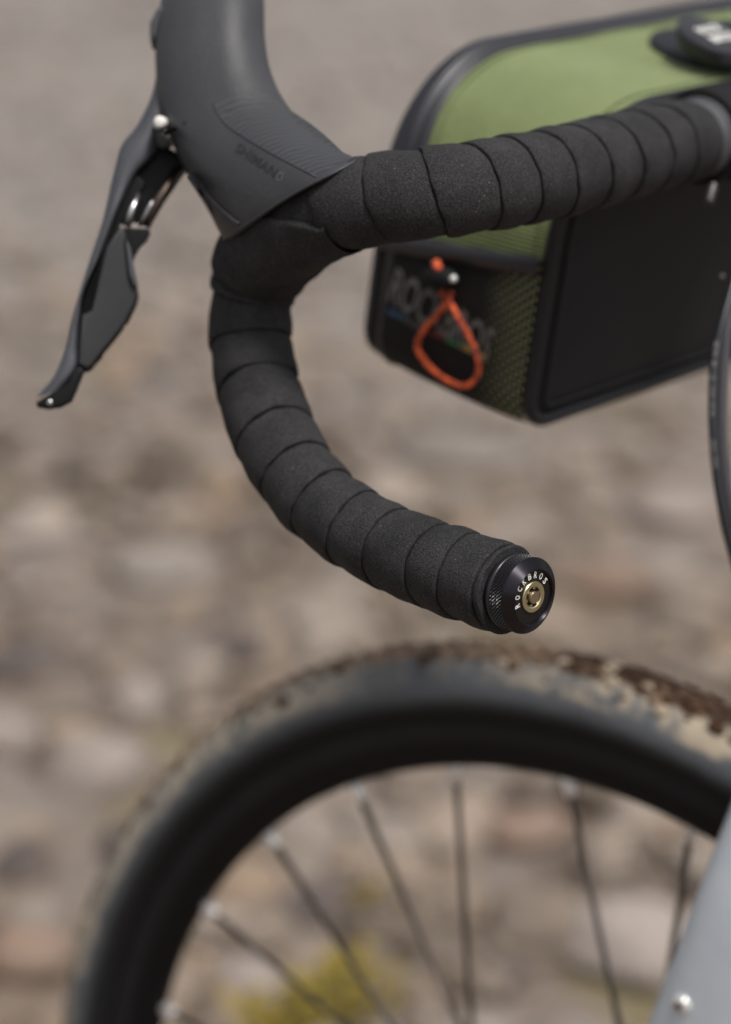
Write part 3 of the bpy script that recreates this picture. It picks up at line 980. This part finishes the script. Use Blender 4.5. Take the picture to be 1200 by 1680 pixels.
V, F = slab([(249, 66), (254, 56), (257, 62), (256, 78), (251, 82)], 1.1585, 0.004, 0.0005)
obj('shoulder_gap', V, F, 'black', shifter, auto=40)

# ---- stem clamp at the right edge of the picture
s_st = s_of(1147, 225)
P, r, T, Nn, D = at_s(np.array(s_st))
stem = empty('stem', P, bike)
tag(stem, 'black stem clamp around the thick middle of the bar')
V, F = lathe(P, T, [(0.0165, 0.0), (0.0215, 0.0), (0.0225, 0.001), (0.0225, 0.044), (0.0215, 0.045), (0.0165, 0.045)], 56)
obj('clamp_band', V, F, 'soft_black', stem, auto=40)
V, F = lathe(P, T, [(0.0168, -0.003), (0.0186, -0.003), (0.0186, 0.0005), (0.0168, 0.0005)], 56)
obj('clamp_ring', V, F, 'bar', stem, auto=40)
bk = P + T * 0.022
V, F = tube([bk + np.array([0.0, 0.0, -0.004]), bk + np.array([0.045, -0.045, -0.01]), bk + np.array([0.075, -0.070, -0.014])], [.017, .0165, .0175], 24)
obj('stem_body', V, F, 'soft_black', stem)
c0 = U(1166, 321, 1.178)
V, F = lathe(c0, nrm([-.25, -.55, -.6]), [(0.0001, 0.004), (0.0018, 0.004), (0.0024, 0.0032), (0.0024, -0.006)], 24, False)
obj('clamp_bolt', V, F, 'bolt_grey', stem, auto=40)

# ---- front wheel
TH = rad(55.8)
wc = np.array([0.104, 1.287, 0.3525])
wf = np.array([-math.sin(TH), math.cos(TH), 0]); wi = np.array([math.cos(TH), math.sin(TH), 0]); wu = np.array([0, 0, 1.0])
wheel = empty('front_wheel', wc, bike)
tag(wheel, 'spoked front wheel with black rim and muddy tyre')
def wl_lathe(prof, k, close=True):
    return lathe(wc, -wi, prof, k, close, X=wf)
pr = []
for t in np.linspace(-142, 142, 30):
    a = rad(t)
    pr.append((0.3295 + 0.0220 * math.cos(a), 0.0225 * math.sin(a)))
pr += [(0.3135, 0.0098), (0.3135, -0.0098)]
V, F = wl_lathe(pr, 220)
obj('tyre', V, F, 'tyre', wheel)
kn = []
for k in range(150):
    for row, lat in enumerate((-34, -17, 0, 17, 34)):
        t0 = 2 * math.pi * (k + (0.5 if row % 2 else 0.0)) / 150
        a = rad(lat)
        bx = []
        for sa in (-1, 1):
            for sb in (-1, 1):
                for rr_ in (0.0200, 0.0226):
                    tt = t0 + sa * 0.0075 * (0.85 if rr_ > 0.021 else 1); aa = a + sb * 0.115 * (0.85 if rr_ > 0.021 else 1)
                    rad_ = 0.3300 + rr_ * 1.03 * math.cos(aa); of = rr_ * math.sin(aa)
                    bx.append(wc + rad_ * (math.cos(tt) * wf + math.sin(tt) * wu) - of * wi)
        kn.append((np.array(bx), [(0, 1, 3, 2), (4, 6, 7, 5), (0, 4, 5, 1), (2, 3, 7, 6), (0, 2, 6, 4), (1, 5, 7, 3)]))
V, F = join(*kn)
o = obj('tread_knobs', V, F, 'tread', wheel, smooth_=False)
o['kind'] = 'stuff'
mud = []
mshape = [rock_shape(1, 700 + k, 0.4) for k in range(4)]
for q in range(330):
    z = rng.uniform()
    if z < 0.72:
        t = rad(rng.uniform(92, 150))      # lumps thrown over the top, towards the rider
        a = rad(rng.normal(26, 13))
    else:
        t = rad(rng.uniform(5, 100)); a = rad(rng.normal(38, 12))
    sz = min(0.0042, 0.0011 * math.exp(rng.exponential(0.55)))
    Vm, Fm = mshape[q % 4]
    rd = math.cos(t) * wf + math.sin(t) * wu; tn_ = -math.sin(t) * wf + math.cos(t) * wu
    out = math.cos(a) * rd - math.sin(a) * wi; side = -math.sin(a) * rd - math.cos(a) * wi
    c0 = wc + 0.3295 * rd + out * 0.0222
    mud.append((c0 + Vm[:, :1] * tn_ * sz * 1.5 + Vm[:, 1:2] * side * sz + Vm[:, 2:] * out * sz * 0.55, [tuple(f) for f in Fm]))
V, F = join(*mud)
o = obj('dried_mud', V, F, 'mud', wheel)
o['kind'] = 'stuff'
RIN = 0.2838
rp = [(0.3165, 0.0095), (0.3170, 0.0118), (0.3150, 0.0126), (0.3080, 0.0124), (0.3000, 0.0118), (0.2920, 0.0100), (0.2865, 0.0070), (RIN, 0.0035)]
rp = rp + [(r_, -o_) for r_, o_ in rp[::-1]]
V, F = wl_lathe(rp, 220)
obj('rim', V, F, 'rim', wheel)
def on_plane(px, py, off):
    d = ray(px, py); c = wc - off * wi
    t = np.dot(c - CAMP, wi) / np.dot(d, wi)
    return CAMP + d * t
seen = [((590, 1306), (742, 1650), .016), ((452, 1384), (640, 1678), .020), ((352, 1500), (560, 1680), .016), ((270, 1655), (420, 1740), .020),
        ((750, 1262), (774, 1680), -.014), ((930, 1284), (1016, 1680), .012), ((1132, 1362), (1104, 1560), -.016)]
angs = []
def spoke(pa, pb):
    d = nrm(pb - pa)
    V, F = tube([pa + d * 0.006, pb], 0.0019, 10)
    obj('spoke', V, F, 'spoke', wheel)
    V, F = tube([pa - d * 0.004, pa + d * 0.006, pa + d * 0.0115, pa + d * 0.012], [.0032, .0034, .0030, .0020], 12)
    obj('spoke_nipple', V, F, 'alu', wheel)
for pa, pb, off in seen:
    a = on_plane(*pa, 0.0)
    v = a - wc
    angs.append(math.atan2(np.dot(v, wu), np.dot(v, wf)))
    v = v - wi * np.dot(v, wi)
    a = wc + nrm(v) * (RIN + 0.001)
    b2 = on_plane(*pb, off)
    d = nrm(b2 - a)
    # run on to the hub flange circle
    for L in np.linspace(0.15, 0.29, 141):
        q = a + d * L - wc
        q = q - wi * np.dot(q, wi)
        if np.linalg.norm(q) < 0.036:
            break
    spoke(a, a + d * L)
for k in range(28):
    t = 2 * math.pi * k / 28 + 0.05
    if min(abs(((t - a + math.pi) % (2 * math.pi)) - math.pi) for a in angs) < 0.16 or 0.05 < (t % (2 * math.pi)) < 2.2:
        continue
    sgn = 1 if k % 2 else -1
    t2 = t + (1.25 if (k // 2) % 2 else -1.25)
    spoke(wc + (RIN + .001) * (math.cos(t) * wf + math.sin(t) * wu), wc + 0.025 * (math.cos(t2) * wf + math.sin(t2) * wu) - sgn * 0.024 * wi)
V, F = wl_lathe([(0.010, -0.050), (0.013, -0.046), (0.014, -0.032), (0.030, -0.029), (0.030, -0.025), (0.013, -0.020), (0.012, 0.020), (0.030, 0.025), (0.030, 0.029), (0.014, 0.032), (0.013, 0.046), (0.010, 0.050)], 48)
obj('hub', V, F, 'black', wheel, auto=40)

# ---- fork leg nearest the picture
fk = empty('fork', np.array(U(1180, 1520, 1.28)), bike)
tag(fk, 'pale blue grey fork leg beside the wheel')
def fork_leg(side):
    prof = [(1306, 1290, 1.240, .0215), (1268, 1383, 1.250, .0213), (1228, 1480, 1.262, .0210), (1190, 1576, 1.277, .0207), (1150, 1676, 1.295, .0203), (1108, 1780, 1.314, .0195), (1065, 1890, 1.336, .0175), (1012, 2020, 1.362, .0145)]
    base = np.array([np.append(U(x, y, d), r) for x, y, d, r in prof])
    if side:
        base[:, :3] = base[:, :3] + wi * 0.112
    base = spline(base, 8)
    k = 40
    V = []
    T = nrm(np.gradient(base[:, :3], axis=0))
    for q in range(len(base)):
        e1 = nrm(wf - T[q] * np.dot(wf, T[q])); e2 = nrm(np.cross(T[q], e1))
        for j in range(k):
            a = 2 * math.pi * j / k
            ca, sa = math.cos(a), math.sin(a)
            V.append(base[q, :3] + base[q, 3] * (np.sign(ca) * abs(ca) ** 0.8 * e1 * 1.18 + np.sign(sa) * abs(sa) ** 0.8 * e2 * 0.74))
    n_ = len(base)
    return np.array(V), grid_faces(n_, k, False, True) + [tuple(range(k)), tuple((n_ - 1) * k + j for j in range(k))]
fv, ff = fork_leg(0)
obj('fork_leg', fv, ff, 'fork', fk, auto=60)
fv2, ff2 = fork_leg(1)
obj('fork_leg', fv2, ff2, 'fork', fk, auto=60)
crown = nrm(fv[:40].mean(0) - fv[40 * 8:40 * 9].mean(0))
ca, cb = fv[:40].mean(0), fv2[:40].mean(0)
V, F = tube(spline([ca - crown * 0.01, ca + crown * 0.022 + wi * 0.012, (ca + cb) / 2 + crown * 0.045, cb + crown * 0.022 - wi * 0.012, cb - crown * 0.01], 8), 0.019, 24)
obj('fork_crown', V, F, 'fork', fk)
mid_ = (ca + cb) / 2 + crown * 0.045
V, F = tube([mid_, mid_ + crown * 0.20], 0.022, 28)
obj('steerer_tube', V, F, 'fork', fk)
ft = bvh(fv, ff)
d = nrm(ray(1120, 1648)); h = ft.ray_cast(Vector(CAMP), Vector(d))
hp, hn = np.array(h[0]), nrm(np.array(h[1]))
if np.dot(hn, d) > 0:
    hn = -hn
V, F = lathe(hp, hn, [(0.0050, -0.002), (0.0050, 0.0016), (0.0042, 0.0026), (0.0020, 0.0030), (0.0001, 0.0030)], 32, False)
bolt = obj('fork_bolt', V, F, 'white_metal', fk, auto=50)
V, F = lathe(hp, hn, [(0.0023, 0.0026), (0.0023, 0.0032), (0.0001, 0.0032)], 6, False)
obj('hex_socket', V, F, 'black', bolt, smooth_=False)

# ---- two hoses hanging in front of the bag
h1 = [(1245, 330, 1.215), (1222, 400, 1.203), (1200, 476, 1.192), (1190, 535, 1.188), (1184, 600, 1.187), (1181, 670, 1.187), (1183, 740, 1.188), (1192, 815, 1.190), (1208, 890, 1.194), (1232, 970, 1.2), (1262, 1050, 1.21), (1300, 1150, 1.23)]
V, F = tube(spline([U(x + 4, y, d + .006) for x, y, d in h1], 8), 0.0025, 16)
tag(obj('brake_hose', V, F, 'hose', bike), 'grey hose hanging from the handlebar, plain')
h2 = [(1226, 380, 1.196), (1206, 455, 1.188), (1188, 520, 1.182), (1178, 560, 1.180), (1172, 610, 1.179), (1170, 665, 1.179), (1171, 715, 1.179), (1175, 765, 1.180), (1184, 830, 1.182), (1198, 892, 1.186), (1220, 965, 1.192), (1252, 1050, 1.203), (1292, 1150, 1.222)]
V, F = tube(spline([U(x, y, d) for x, y, d in h2], 8), 0.0021, 16)
hose2 = obj('brake_hose', V, F, 'hose_dark', bike)
tag(hose2, 'darker hose with pale printed marks along it')
ht = bvh(V, F)
V2, F2 = text2d('BH90  SS', bold=0.03, spacing=1.1)[:2]
hl = spline([(1173, 560), (1167.5, 610), (1165.5, 665), (1166.5, 715), (1171.5, 770)], 16)
hl = resample(hl, 80)
tn = nrm(np.gradient(hl, axis=0))
pix = []
for x, y in V2:
    f = x * 79; i0 = min(78, int(f)); w = f - i0
    c = hl[i0] * (1 - w) + hl[i0 + 1] * w; t = tn[i0]
    pix.append(c + np.array([-t[1], t[0]]) * (y - 0.5) * -7.5 + np.array([3.6, 0]))
V, F = drape(pix, F2, ht, 0.0003)
obj('lettering', V, F, 'grey_print', hose2, smooth_=False)

# ================================================================= HANDLEBAR BAG
BT, BA, BG = rad(48), rad(12), rad(3)
bf = np.array([-math.sin(BT), math.cos(BT), 0]); bi = np.array([math.cos(BT), math.sin(BT), 0]); bu = np.array([0, 0, 1.0])
bf, bu = bf * math.cos(BA) + bu * math.sin(BA), bu * math.cos(BA) - bf * math.sin(BA)
bi, bu = bi * math.cos(BG) + bu * math.sin(BG), bu * math.cos(BG) - bi * math.sin(BG)
BO = U(855, 700, 1.225)
BL, BH, BW = 0.1015, 0.152, 0.33
def rrect(w, h, rb, rt, n=14):
    P = []
    P += [(x, 0.0) for x in np.linspace(w * 0.5, rb, 12)[:-1]]
    P += [(rb - rb * math.sin(a), rb - rb * math.cos(a)) for a in np.linspace(0, math.pi / 2, n)]
    P += [(0.0, y) for y in np.linspace(rb, h - rt, 16)[1:-1]]
    P += [(rt - rt * math.cos(a), h - rt + rt * math.sin(a)) for a in np.linspace(0, math.pi / 2, 2 * n)]
    P += [(x, h) for x in np.linspace(rt, w - rt, 12)[1:-1]]
    P += [(w - rt + rt * math.sin(a), h - rt + rt * math.cos(a)) for a in np.linspace(0, math.pi / 2, 2 * n)]
    P += [(w, y) for y in np.linspace(h - rt, rb, 10)[1:-1]]
    P += [(w - rb + rb * math.cos(a), rb - rb * math.sin(a)) for a in np.linspace(0, math.pi / 2, n)]
    P += [(x, 0.0) for x in np.linspace(w - rb, w * 0.5, 12)[1:-1]]
    return np.array(P)
prof = rrect(BW, BH, 0.017, 0.062)
pn = len(prof)
tg = nrm(np.roll(prof, -1, 0) - np.roll(prof, 1, 0))
onrm = np.stack([-tg[:, 1], tg[:, 0]], 1)
if np.dot(onrm[0], [0, -1]) < 0:
    onrm = -onrm
ps = np.concatenate([[0], np.cumsum(np.linalg.norm(np.diff(prof, axis=0), axis=1))])
def bagp(i, u, f):
    return BO + bi * i + bu * u + bf * f
bag = empty('handlebar_bag', bagp(BW / 2, 0, BL / 2))
tag(bag, 'green and black handlebar bag with net pocket, orange cord loop and closing dial', 'bag')
# gusset
fs = np.linspace(0.0, BL, 22)
V = []
for k in range(pn):
    for f in fs:
        sag = 0.0011 * math.sin(f / BL * math.pi) + 0.0007 * math.sin(ps[k] * 95 + f * 60) * math.sin(f / BL * math.pi)
        q = prof[k] + onrm[k] * sag
        V.append(bagp(q[0], q[1], f))
GV, GF = np.array(V), grid_faces(pn, len(fs), True, False)
obj('gusset', GV, GF, 'green', bag)
gus_tree = bvh(GV, GF)
# zip band along the far edge
V = []
bandf = [0.0775, 0.0780, 0.083, 0.0868, 0.0880, 0.0900, 0.0920, 0.0932, 0.098, BL + 0.001, BL + 0.0014]
bandh = [0.0004, 0.0022, 0.0024, 0.0026, 0.0042, 0.0050, 0.0042, 0.0026, 0.0026, 0.0022, -0.001]
for k in range(pn):
    tt_ = min(1, max(0, (prof[k][1] - 0.07) / 0.08)); shf = 0.0085 * tt_ * tt_ * (3 - 2 * tt_)
    for f, hgt in zip(bandf, bandh):
        q = prof[k] + onrm[k] * hgt
        f = BL + (f - BL) * (1 - shf / 0.024)
        V.append(bagp(q[0], q[1], f))
obj('zip_band', V, grid_faces(pn, len(bandf), True, False), 'zip', bag)
# stitching rows beside the zip band and the piping
st = []
for f0_ in (0.0735, 0.0070):
    for sv in np.arange(0.09, 0.60, 0.0042):
        q0, n0 = np.array([np.interp(sv, ps, prof[:, 0]), np.interp(sv, ps, prof[:, 1])]), np.array([np.interp(sv, ps, onrm[:, 0]), np.interp(sv, ps, onrm[:, 1])])
        q1 = np.array([np.interp(sv + 0.003, ps, prof[:, 0]), np.interp(sv + 0.003, ps, prof[:, 1])])
        tt_ = min(1, max(0, (q0[1] - 0.07) / 0.08)); ff_ = f0_ + (0.0085 * tt_ * tt_ * (3 - 2 * tt_) if f0_ > 0.05 else 0)
        st.append(tube([bagp(*(q0 + n0 * 0.0009), ff_), bagp(*((q0 + q1) / 2 + n0 * 0.0014), ff_), bagp(*(q1 + n0 * 0.0009), ff_)], 0.00035, 5))
V, F = join(*st)
o = obj('stitching', V, F, 'thread', bag)
o['kind'] = 'stuff'
# panels
def panel(name, f0, f1, inset, material, dome):
    c = np.array([BW / 2, BH / 2])
    rings = [(1.0, f0), (1.0, f0 + (f1 - f0) * 0.5)]
    V = []
    levels = [(inset, 0.0, 1), (inset, 0.5, 1), (inset + 0.002, 0.85, 1), (inset + 0.006, 1.0, 1), (inset + 0.009, 1.0 + dome * 0.25, 0.85), (inset + 0.009, 1.0 + dome * 0.6, 0.55)]
    for ins, t, sc in levels:
        for k in range(pn):
            q = c + (prof[k] - onrm[k] * ins - c) * sc
            V.append(bagp(q[0], q[1], f0 + (f1 - f0) * t))
    F = grid_faces(len(levels), pn, False, True)
    V.append(bagp(c[0], c[1], f0 + (f1 - f0) * (1 + dome)))
    ci = len(V) - 1; st = (len(levels) - 1) * pn
    F += [(st + k, st + (k + 1) % pn, ci) for k in range(pn)]
    return obj(name, V, F, material, bag)
panel('back_panel', 0.001, -0.0035, 0.0045, 'panel', 0.35)
panel('front_panel', BL - 0.001, BL + 0.004, 0.002, 'panel', 0.5)
pp = np.array([bagp(*(prof[k] - onrm[k] * 0.0010), -0.0012) for k in range(pn)])
V, F = tube(pp, 0.0036, 12, closed=True)
obj('piping', V, F, 'piping', bag)
pp = np.array([bagp(*(prof[k] - onrm[k] * 0.0095), -0.0042) for k in range(pn)])
V, F = tube(pp, 0.0009, 8, closed=True)
obj('panel_seam', V, F, 'piping', bag)
# net pocket on the near end
k_lo = int(np.argmin(np.abs(prof[:, 0] - 0.010) + np.abs(prof[:, 1] - 0.001)))
s_lo = ps[k_lo]
s_left = ps[int(np.argmin(np.abs(prof[:40, 0]) + np.abs(prof[:40, 1] - 0.017)))]
def prof_at(s):
    q = np.array([np.interp(s, ps, prof[:, 0]), np.interp(s, ps, prof[:, 1])])
    n = nrm(np.array([np.interp(s, ps, onrm[:, 0]), np.interp(s, ps, onrm[:, 1])]))
    return q, n
def pocket_top(f):
    t = np.clip((f - 0.0) / BL, 0, 1)
    return s_left + 0.066 - 0.0195 * t
NFp, NSp = 40, 40
V, uvs = [], []
for a in range(NFp + 1):
    f = 0.0008 + (BL - 0.0015 - 0.0008) * a / NFp
    for b_ in range(NSp + 1):
        t = b_ / NSp
        s = s_lo + (pocket_top(f) - s_lo) * t
        q, n = prof_at(s)
        bul = 0.0026 + 0.0045 * math.sin(math.pi * a / NFp) ** 0.7 * math.sin(math.pi * min(1, 0.08 + t * 0.92)) ** 0.6
        q = q + n * bul
        V.append(bagp(q[0], q[1], f)); uvs.append((f, s))
PV, PF = np.array(V), grid_faces(NFp + 1, NSp + 1)
pocket = obj('pocket', PV, PF, 'net', bag, uv=uvs)
tag(pocket, 'black net pocket on the end of the bag')
pk_tree = bvh(PV, PF)
V = []
for a in range(NFp + 1):
    f = 0.0008 + (BL - 0.0015 - 0.0008) * a / NFp
    sT = pocket_top(f)
    for ds, lf_ in ((-0.0075, 0.0034), (-0.0073, 0.0048), (-0.0035, 0.0052), (0.0, 0.0050), (0.0012, 0.0040), (0.0012, 0.0018)):
        q, n = prof_at(sT + ds + 0.001)
        q = q + n * (lf_ + 0.0012 * math.sin(math.pi * a / NFp))
        V.append(bagp(q[0], q[1], f))
obj('pocket_binding', V, grid_faces(NFp + 1, 6), 'zip', pocket)
# print on the pocket
def mark(name, word_, p00, p10, p01, material, **kw):
    V2, F2 = text_quad(word_, p00, p10, p01, **kw)
    V, F = drape(V2, F2, pk_tree, 0.0006)
    obj(name, V, F, material, pocket, smooth_=False)
mark('lettering', 'ROCKBROS', (634, 493), (797, 598), (652, 437), 'grey_print', bold=0.02, spacing=0.97)
mark('small_lettering', 'CYCLING', (660, 527), (694, 545), (663, 516), 'grey_print', bold=0.02)
def bar_mark(p, q, h, material):
    p, q = np.array(p, float), np.array(q, float)
    pix = [p + (q - p) * t + np.array([0, hh]) for t in np.linspace(0, 1, 5) for hh in (-h / 2, h / 2)]
    V, F = drape(pix, grid_faces(5, 2), pk_tree, 0.0006)
    obj('printed_bar', V, F, material, pocket, smooth_=False)
bar_mark((636, 510), (662, 520), 11, 'blue_print')
bar_mark((703, 546), (731, 553), 8, 'red_print')
bar_mark((731, 556), (758, 569), 9, 'green_print')
bar_mark((760, 570), (772, 573), 9, 'yellow_print')
bar_mark((789, 581), (800, 588), 9, 'yellow_print')
# orange cord with its toggle
def pkd(x, y, lift):
    d = nrm(ray(x, y)); h = pk_tree.ray_cast(Vector(CAMP), Vector(d))
    if h[0] is None:
        h = gus_tree.ray_cast(Vector(CAMP), Vector(d))
    dist = (h[3] if h[0] is not None else 1.23) - lift
    return CAMP + d * dist
loop_px = [(722, 474), (731, 488), (742, 503), (752, 521), (764, 541), (775, 562), (783, 583), (786, 602), (781, 621), (768, 632), (752, 632), (730, 622), (710, 607), (694, 588), (685, 570), (688, 553), (703, 533), (720, 514), (734, 495), (741, 476)]
loop = []
for q, (x, y) in enumerate(loop_px):
    lift = 0.0045 + (0.006 if 3 <= q <= 10 else 0.0)
    loop.append(pkd(min(x, 800), min(y, 600 + (x - 690) * 0.28), lift) * 0 + CAMP + nrm(ray(x, y)) * np.linalg.norm(pkd(x, min(y, 585 + (x - 690) * 0.42), lift) - CAMP))
lp = spline(np.array(loop), 14)
ker2 = np.ones(9) / 9
for k in range(3):
    pad = np.concatenate([np.full(4, lp[0, k]), lp[:, k], np.full(4, lp[-1, k])])
    lp[:, k] = np.convolve(pad, ker2, 'valid')
lp = resample(lp, 330)
beads = 0.00060 + 0.00100 * np.abs(np.sin(np.arange(330) / 330 * math.pi * 44))
V, F = tube(lp, beads, 10)
cord = obj('cord_loop', V, F, 'cord', bag)
tag(cord, 'orange braided pull cord tied in a loop')
a_, b2 = pkd(700, 452, 0.004), pkd(746, 459, 0.006)
V, F = tube(resample([a_, b2], 7), [.0030, .0046, .0052, .0052, .0052, .0046, .0032], 18)
obj('toggle', V, F, 'soft_black', bag)
c0 = pkd(744, 457, 0.0125)
V, F = lathe(c0, nrm(CAMP - c0), [(0.0017, -0.002), (0.0017, 0.0), (0.0010, 0.0007), (0.0001, 0.0008)], 16, False)
obj('toggle_button', V, F, 'white_metal', bag)
V, F = tube(spline([pkd(724, 447, 0.007), pkd(718, 438, 0.008), pkd(716, 431, 0.006)], 5), [.0022] * 11, 10)
obj('cord_knot', V, F, 'cord', bag)
# closing dial on top
def top_at(px, py, u):
    d = ray(px, py); c = bagp(0, u, 0)
    return CAMP + d * (np.dot(c - CAMP, bu) / np.dot(d, bu))
dc = top_at(1180, 90, BH)
vi = nrm(bi * 0.90 - bf * 0.436); vf = np.cross(bu, vi)
def oval(c, ra, rb, h0, h1, k=56, rnd=0.0015):
    V = []
    lv = [(0.92, h0), (1.0, h0), (1.0, h1 - rnd), (0.985, h1 - rnd * 0.3), (0.95, h1), (0.6, h1 + 0.0006), (0.02, h1 + 0.0008)]
    for sc, h in lv:
        for j in range(k):
            a = 2 * math.pi * j / k
            V.append(c + bu * h + vi * ra * sc * math.cos(a) + vf * rb * sc * math.sin(a))
    return np.array(V), grid_faces(len(lv), k, False, True)
dial = empty('closing_dial', dc, bag)
tag(dial, 'round black closing dial with white print on an oval pad')
V, F = oval(dc, 0.035, 0.037, 0.0, 0.0042)
obj('pad', V, F, 'piping', dial, auto=50)
kc = dc + vi * 0.011 + vf * 0.000
V, F = oval(kc, 0.016, 0.016, 0.004, 0.014)
obj('spindle', V, F, 'black', dial, auto=50)
kn_n = nrm(bu + (-bf) * 0.22)
kc2 = top_at(1172, 60, BH + 0.017)
kx = nrm(bi - kn_n * np.dot(bi, kn_n)); ky = np.cross(kn_n, kx)
V, F = lathe(kc2, kn_n, [(0.0001, -0.0085), (0.0150, -0.0085), (0.0165, -0.0075), (0.0168, -0.0055), (0.0184, -0.0048), (0.0192, -0.001), (0.0186, 0.0010), (0.0170, 0.0016), (0.0001, 0.0020)], 64, False, X=kx)
KV, KF = V, F
obj('knob', V, F, 'zip', dial, auto=50)
for q, wd_ in enumerate(('ROCK', 'BROS')):
    V2, F2, asp = text2d(wd_, bold=0.03)
    w_, h_ = 0.0185, 0.0060
    y0 = 0.0010 - q * 0.0086
    V = [kc2 + kn_n * 0.0023 + kx * ((x - 0.5) * w_) + ky * (y0 + y * h_) for x, y in V2]
    obj('lettering', V, F2, 'white', dial, smooth_=False)
# small stud near the right edge of the back panel
c0 = U(1185, 455, 1.20)
d = nrm(ray(1185, 455))
V, F = lathe(c0, -d, [(0.0019, -0.12 * 0 - 0.004), (0.0019, 0.0), (0.0012, 0.0007), (0.0001, 0.0008)], 18, False)
obj('hose_stud', V, F, 'bolt_grey', hose2)

# ================================================================= ROCKS, MOSS
for q, (x, y, w_, h_, mm, lab) in enumerate(rocks):
    rock(x, y, w_, h_, mm, 300 + q, lab)

def build_moss():
    V, F, off = [], [], 0
    spots = [(575, 1615, 0.045), (540, 1665, 0.050), (640, 1500, 0.03), (470, 1690, 0.05)]
    for x, y, r in spots:
        p = ground_at(x, y)
        for _ in range(int(95)):
            dx, dy = rng.normal(size=2) * r * 0.5
            c = np.array([p[0] + dx, p[1] + dy, float(hnoise(p[0] + dx, p[1] + dy)) + abs(rng.normal()) * 0.014 + 0.026])
            a = rng.uniform(0, 6.28); s = rng.uniform(0.008, 0.022)
            d1 = np.array([math.cos(a), math.sin(a), rng.uniform(0.1, 0.9)]) * s; d2 = np.array([-math.sin(a), math.cos(a), rng.uniform(-.2, .3)]) * s * 0.45
            V += [c, c + d1 * 0.5 + d2, c + d1, c + d1 * 0.5 - d2]; F.append((off, off + 1, off + 2, off + 3)); off += 4
    tag(obj('moss', V, F, 'moss', smooth_=False), 'yellow green moss and small leaves between the stones', None, None, 'stuff')
build_moss()
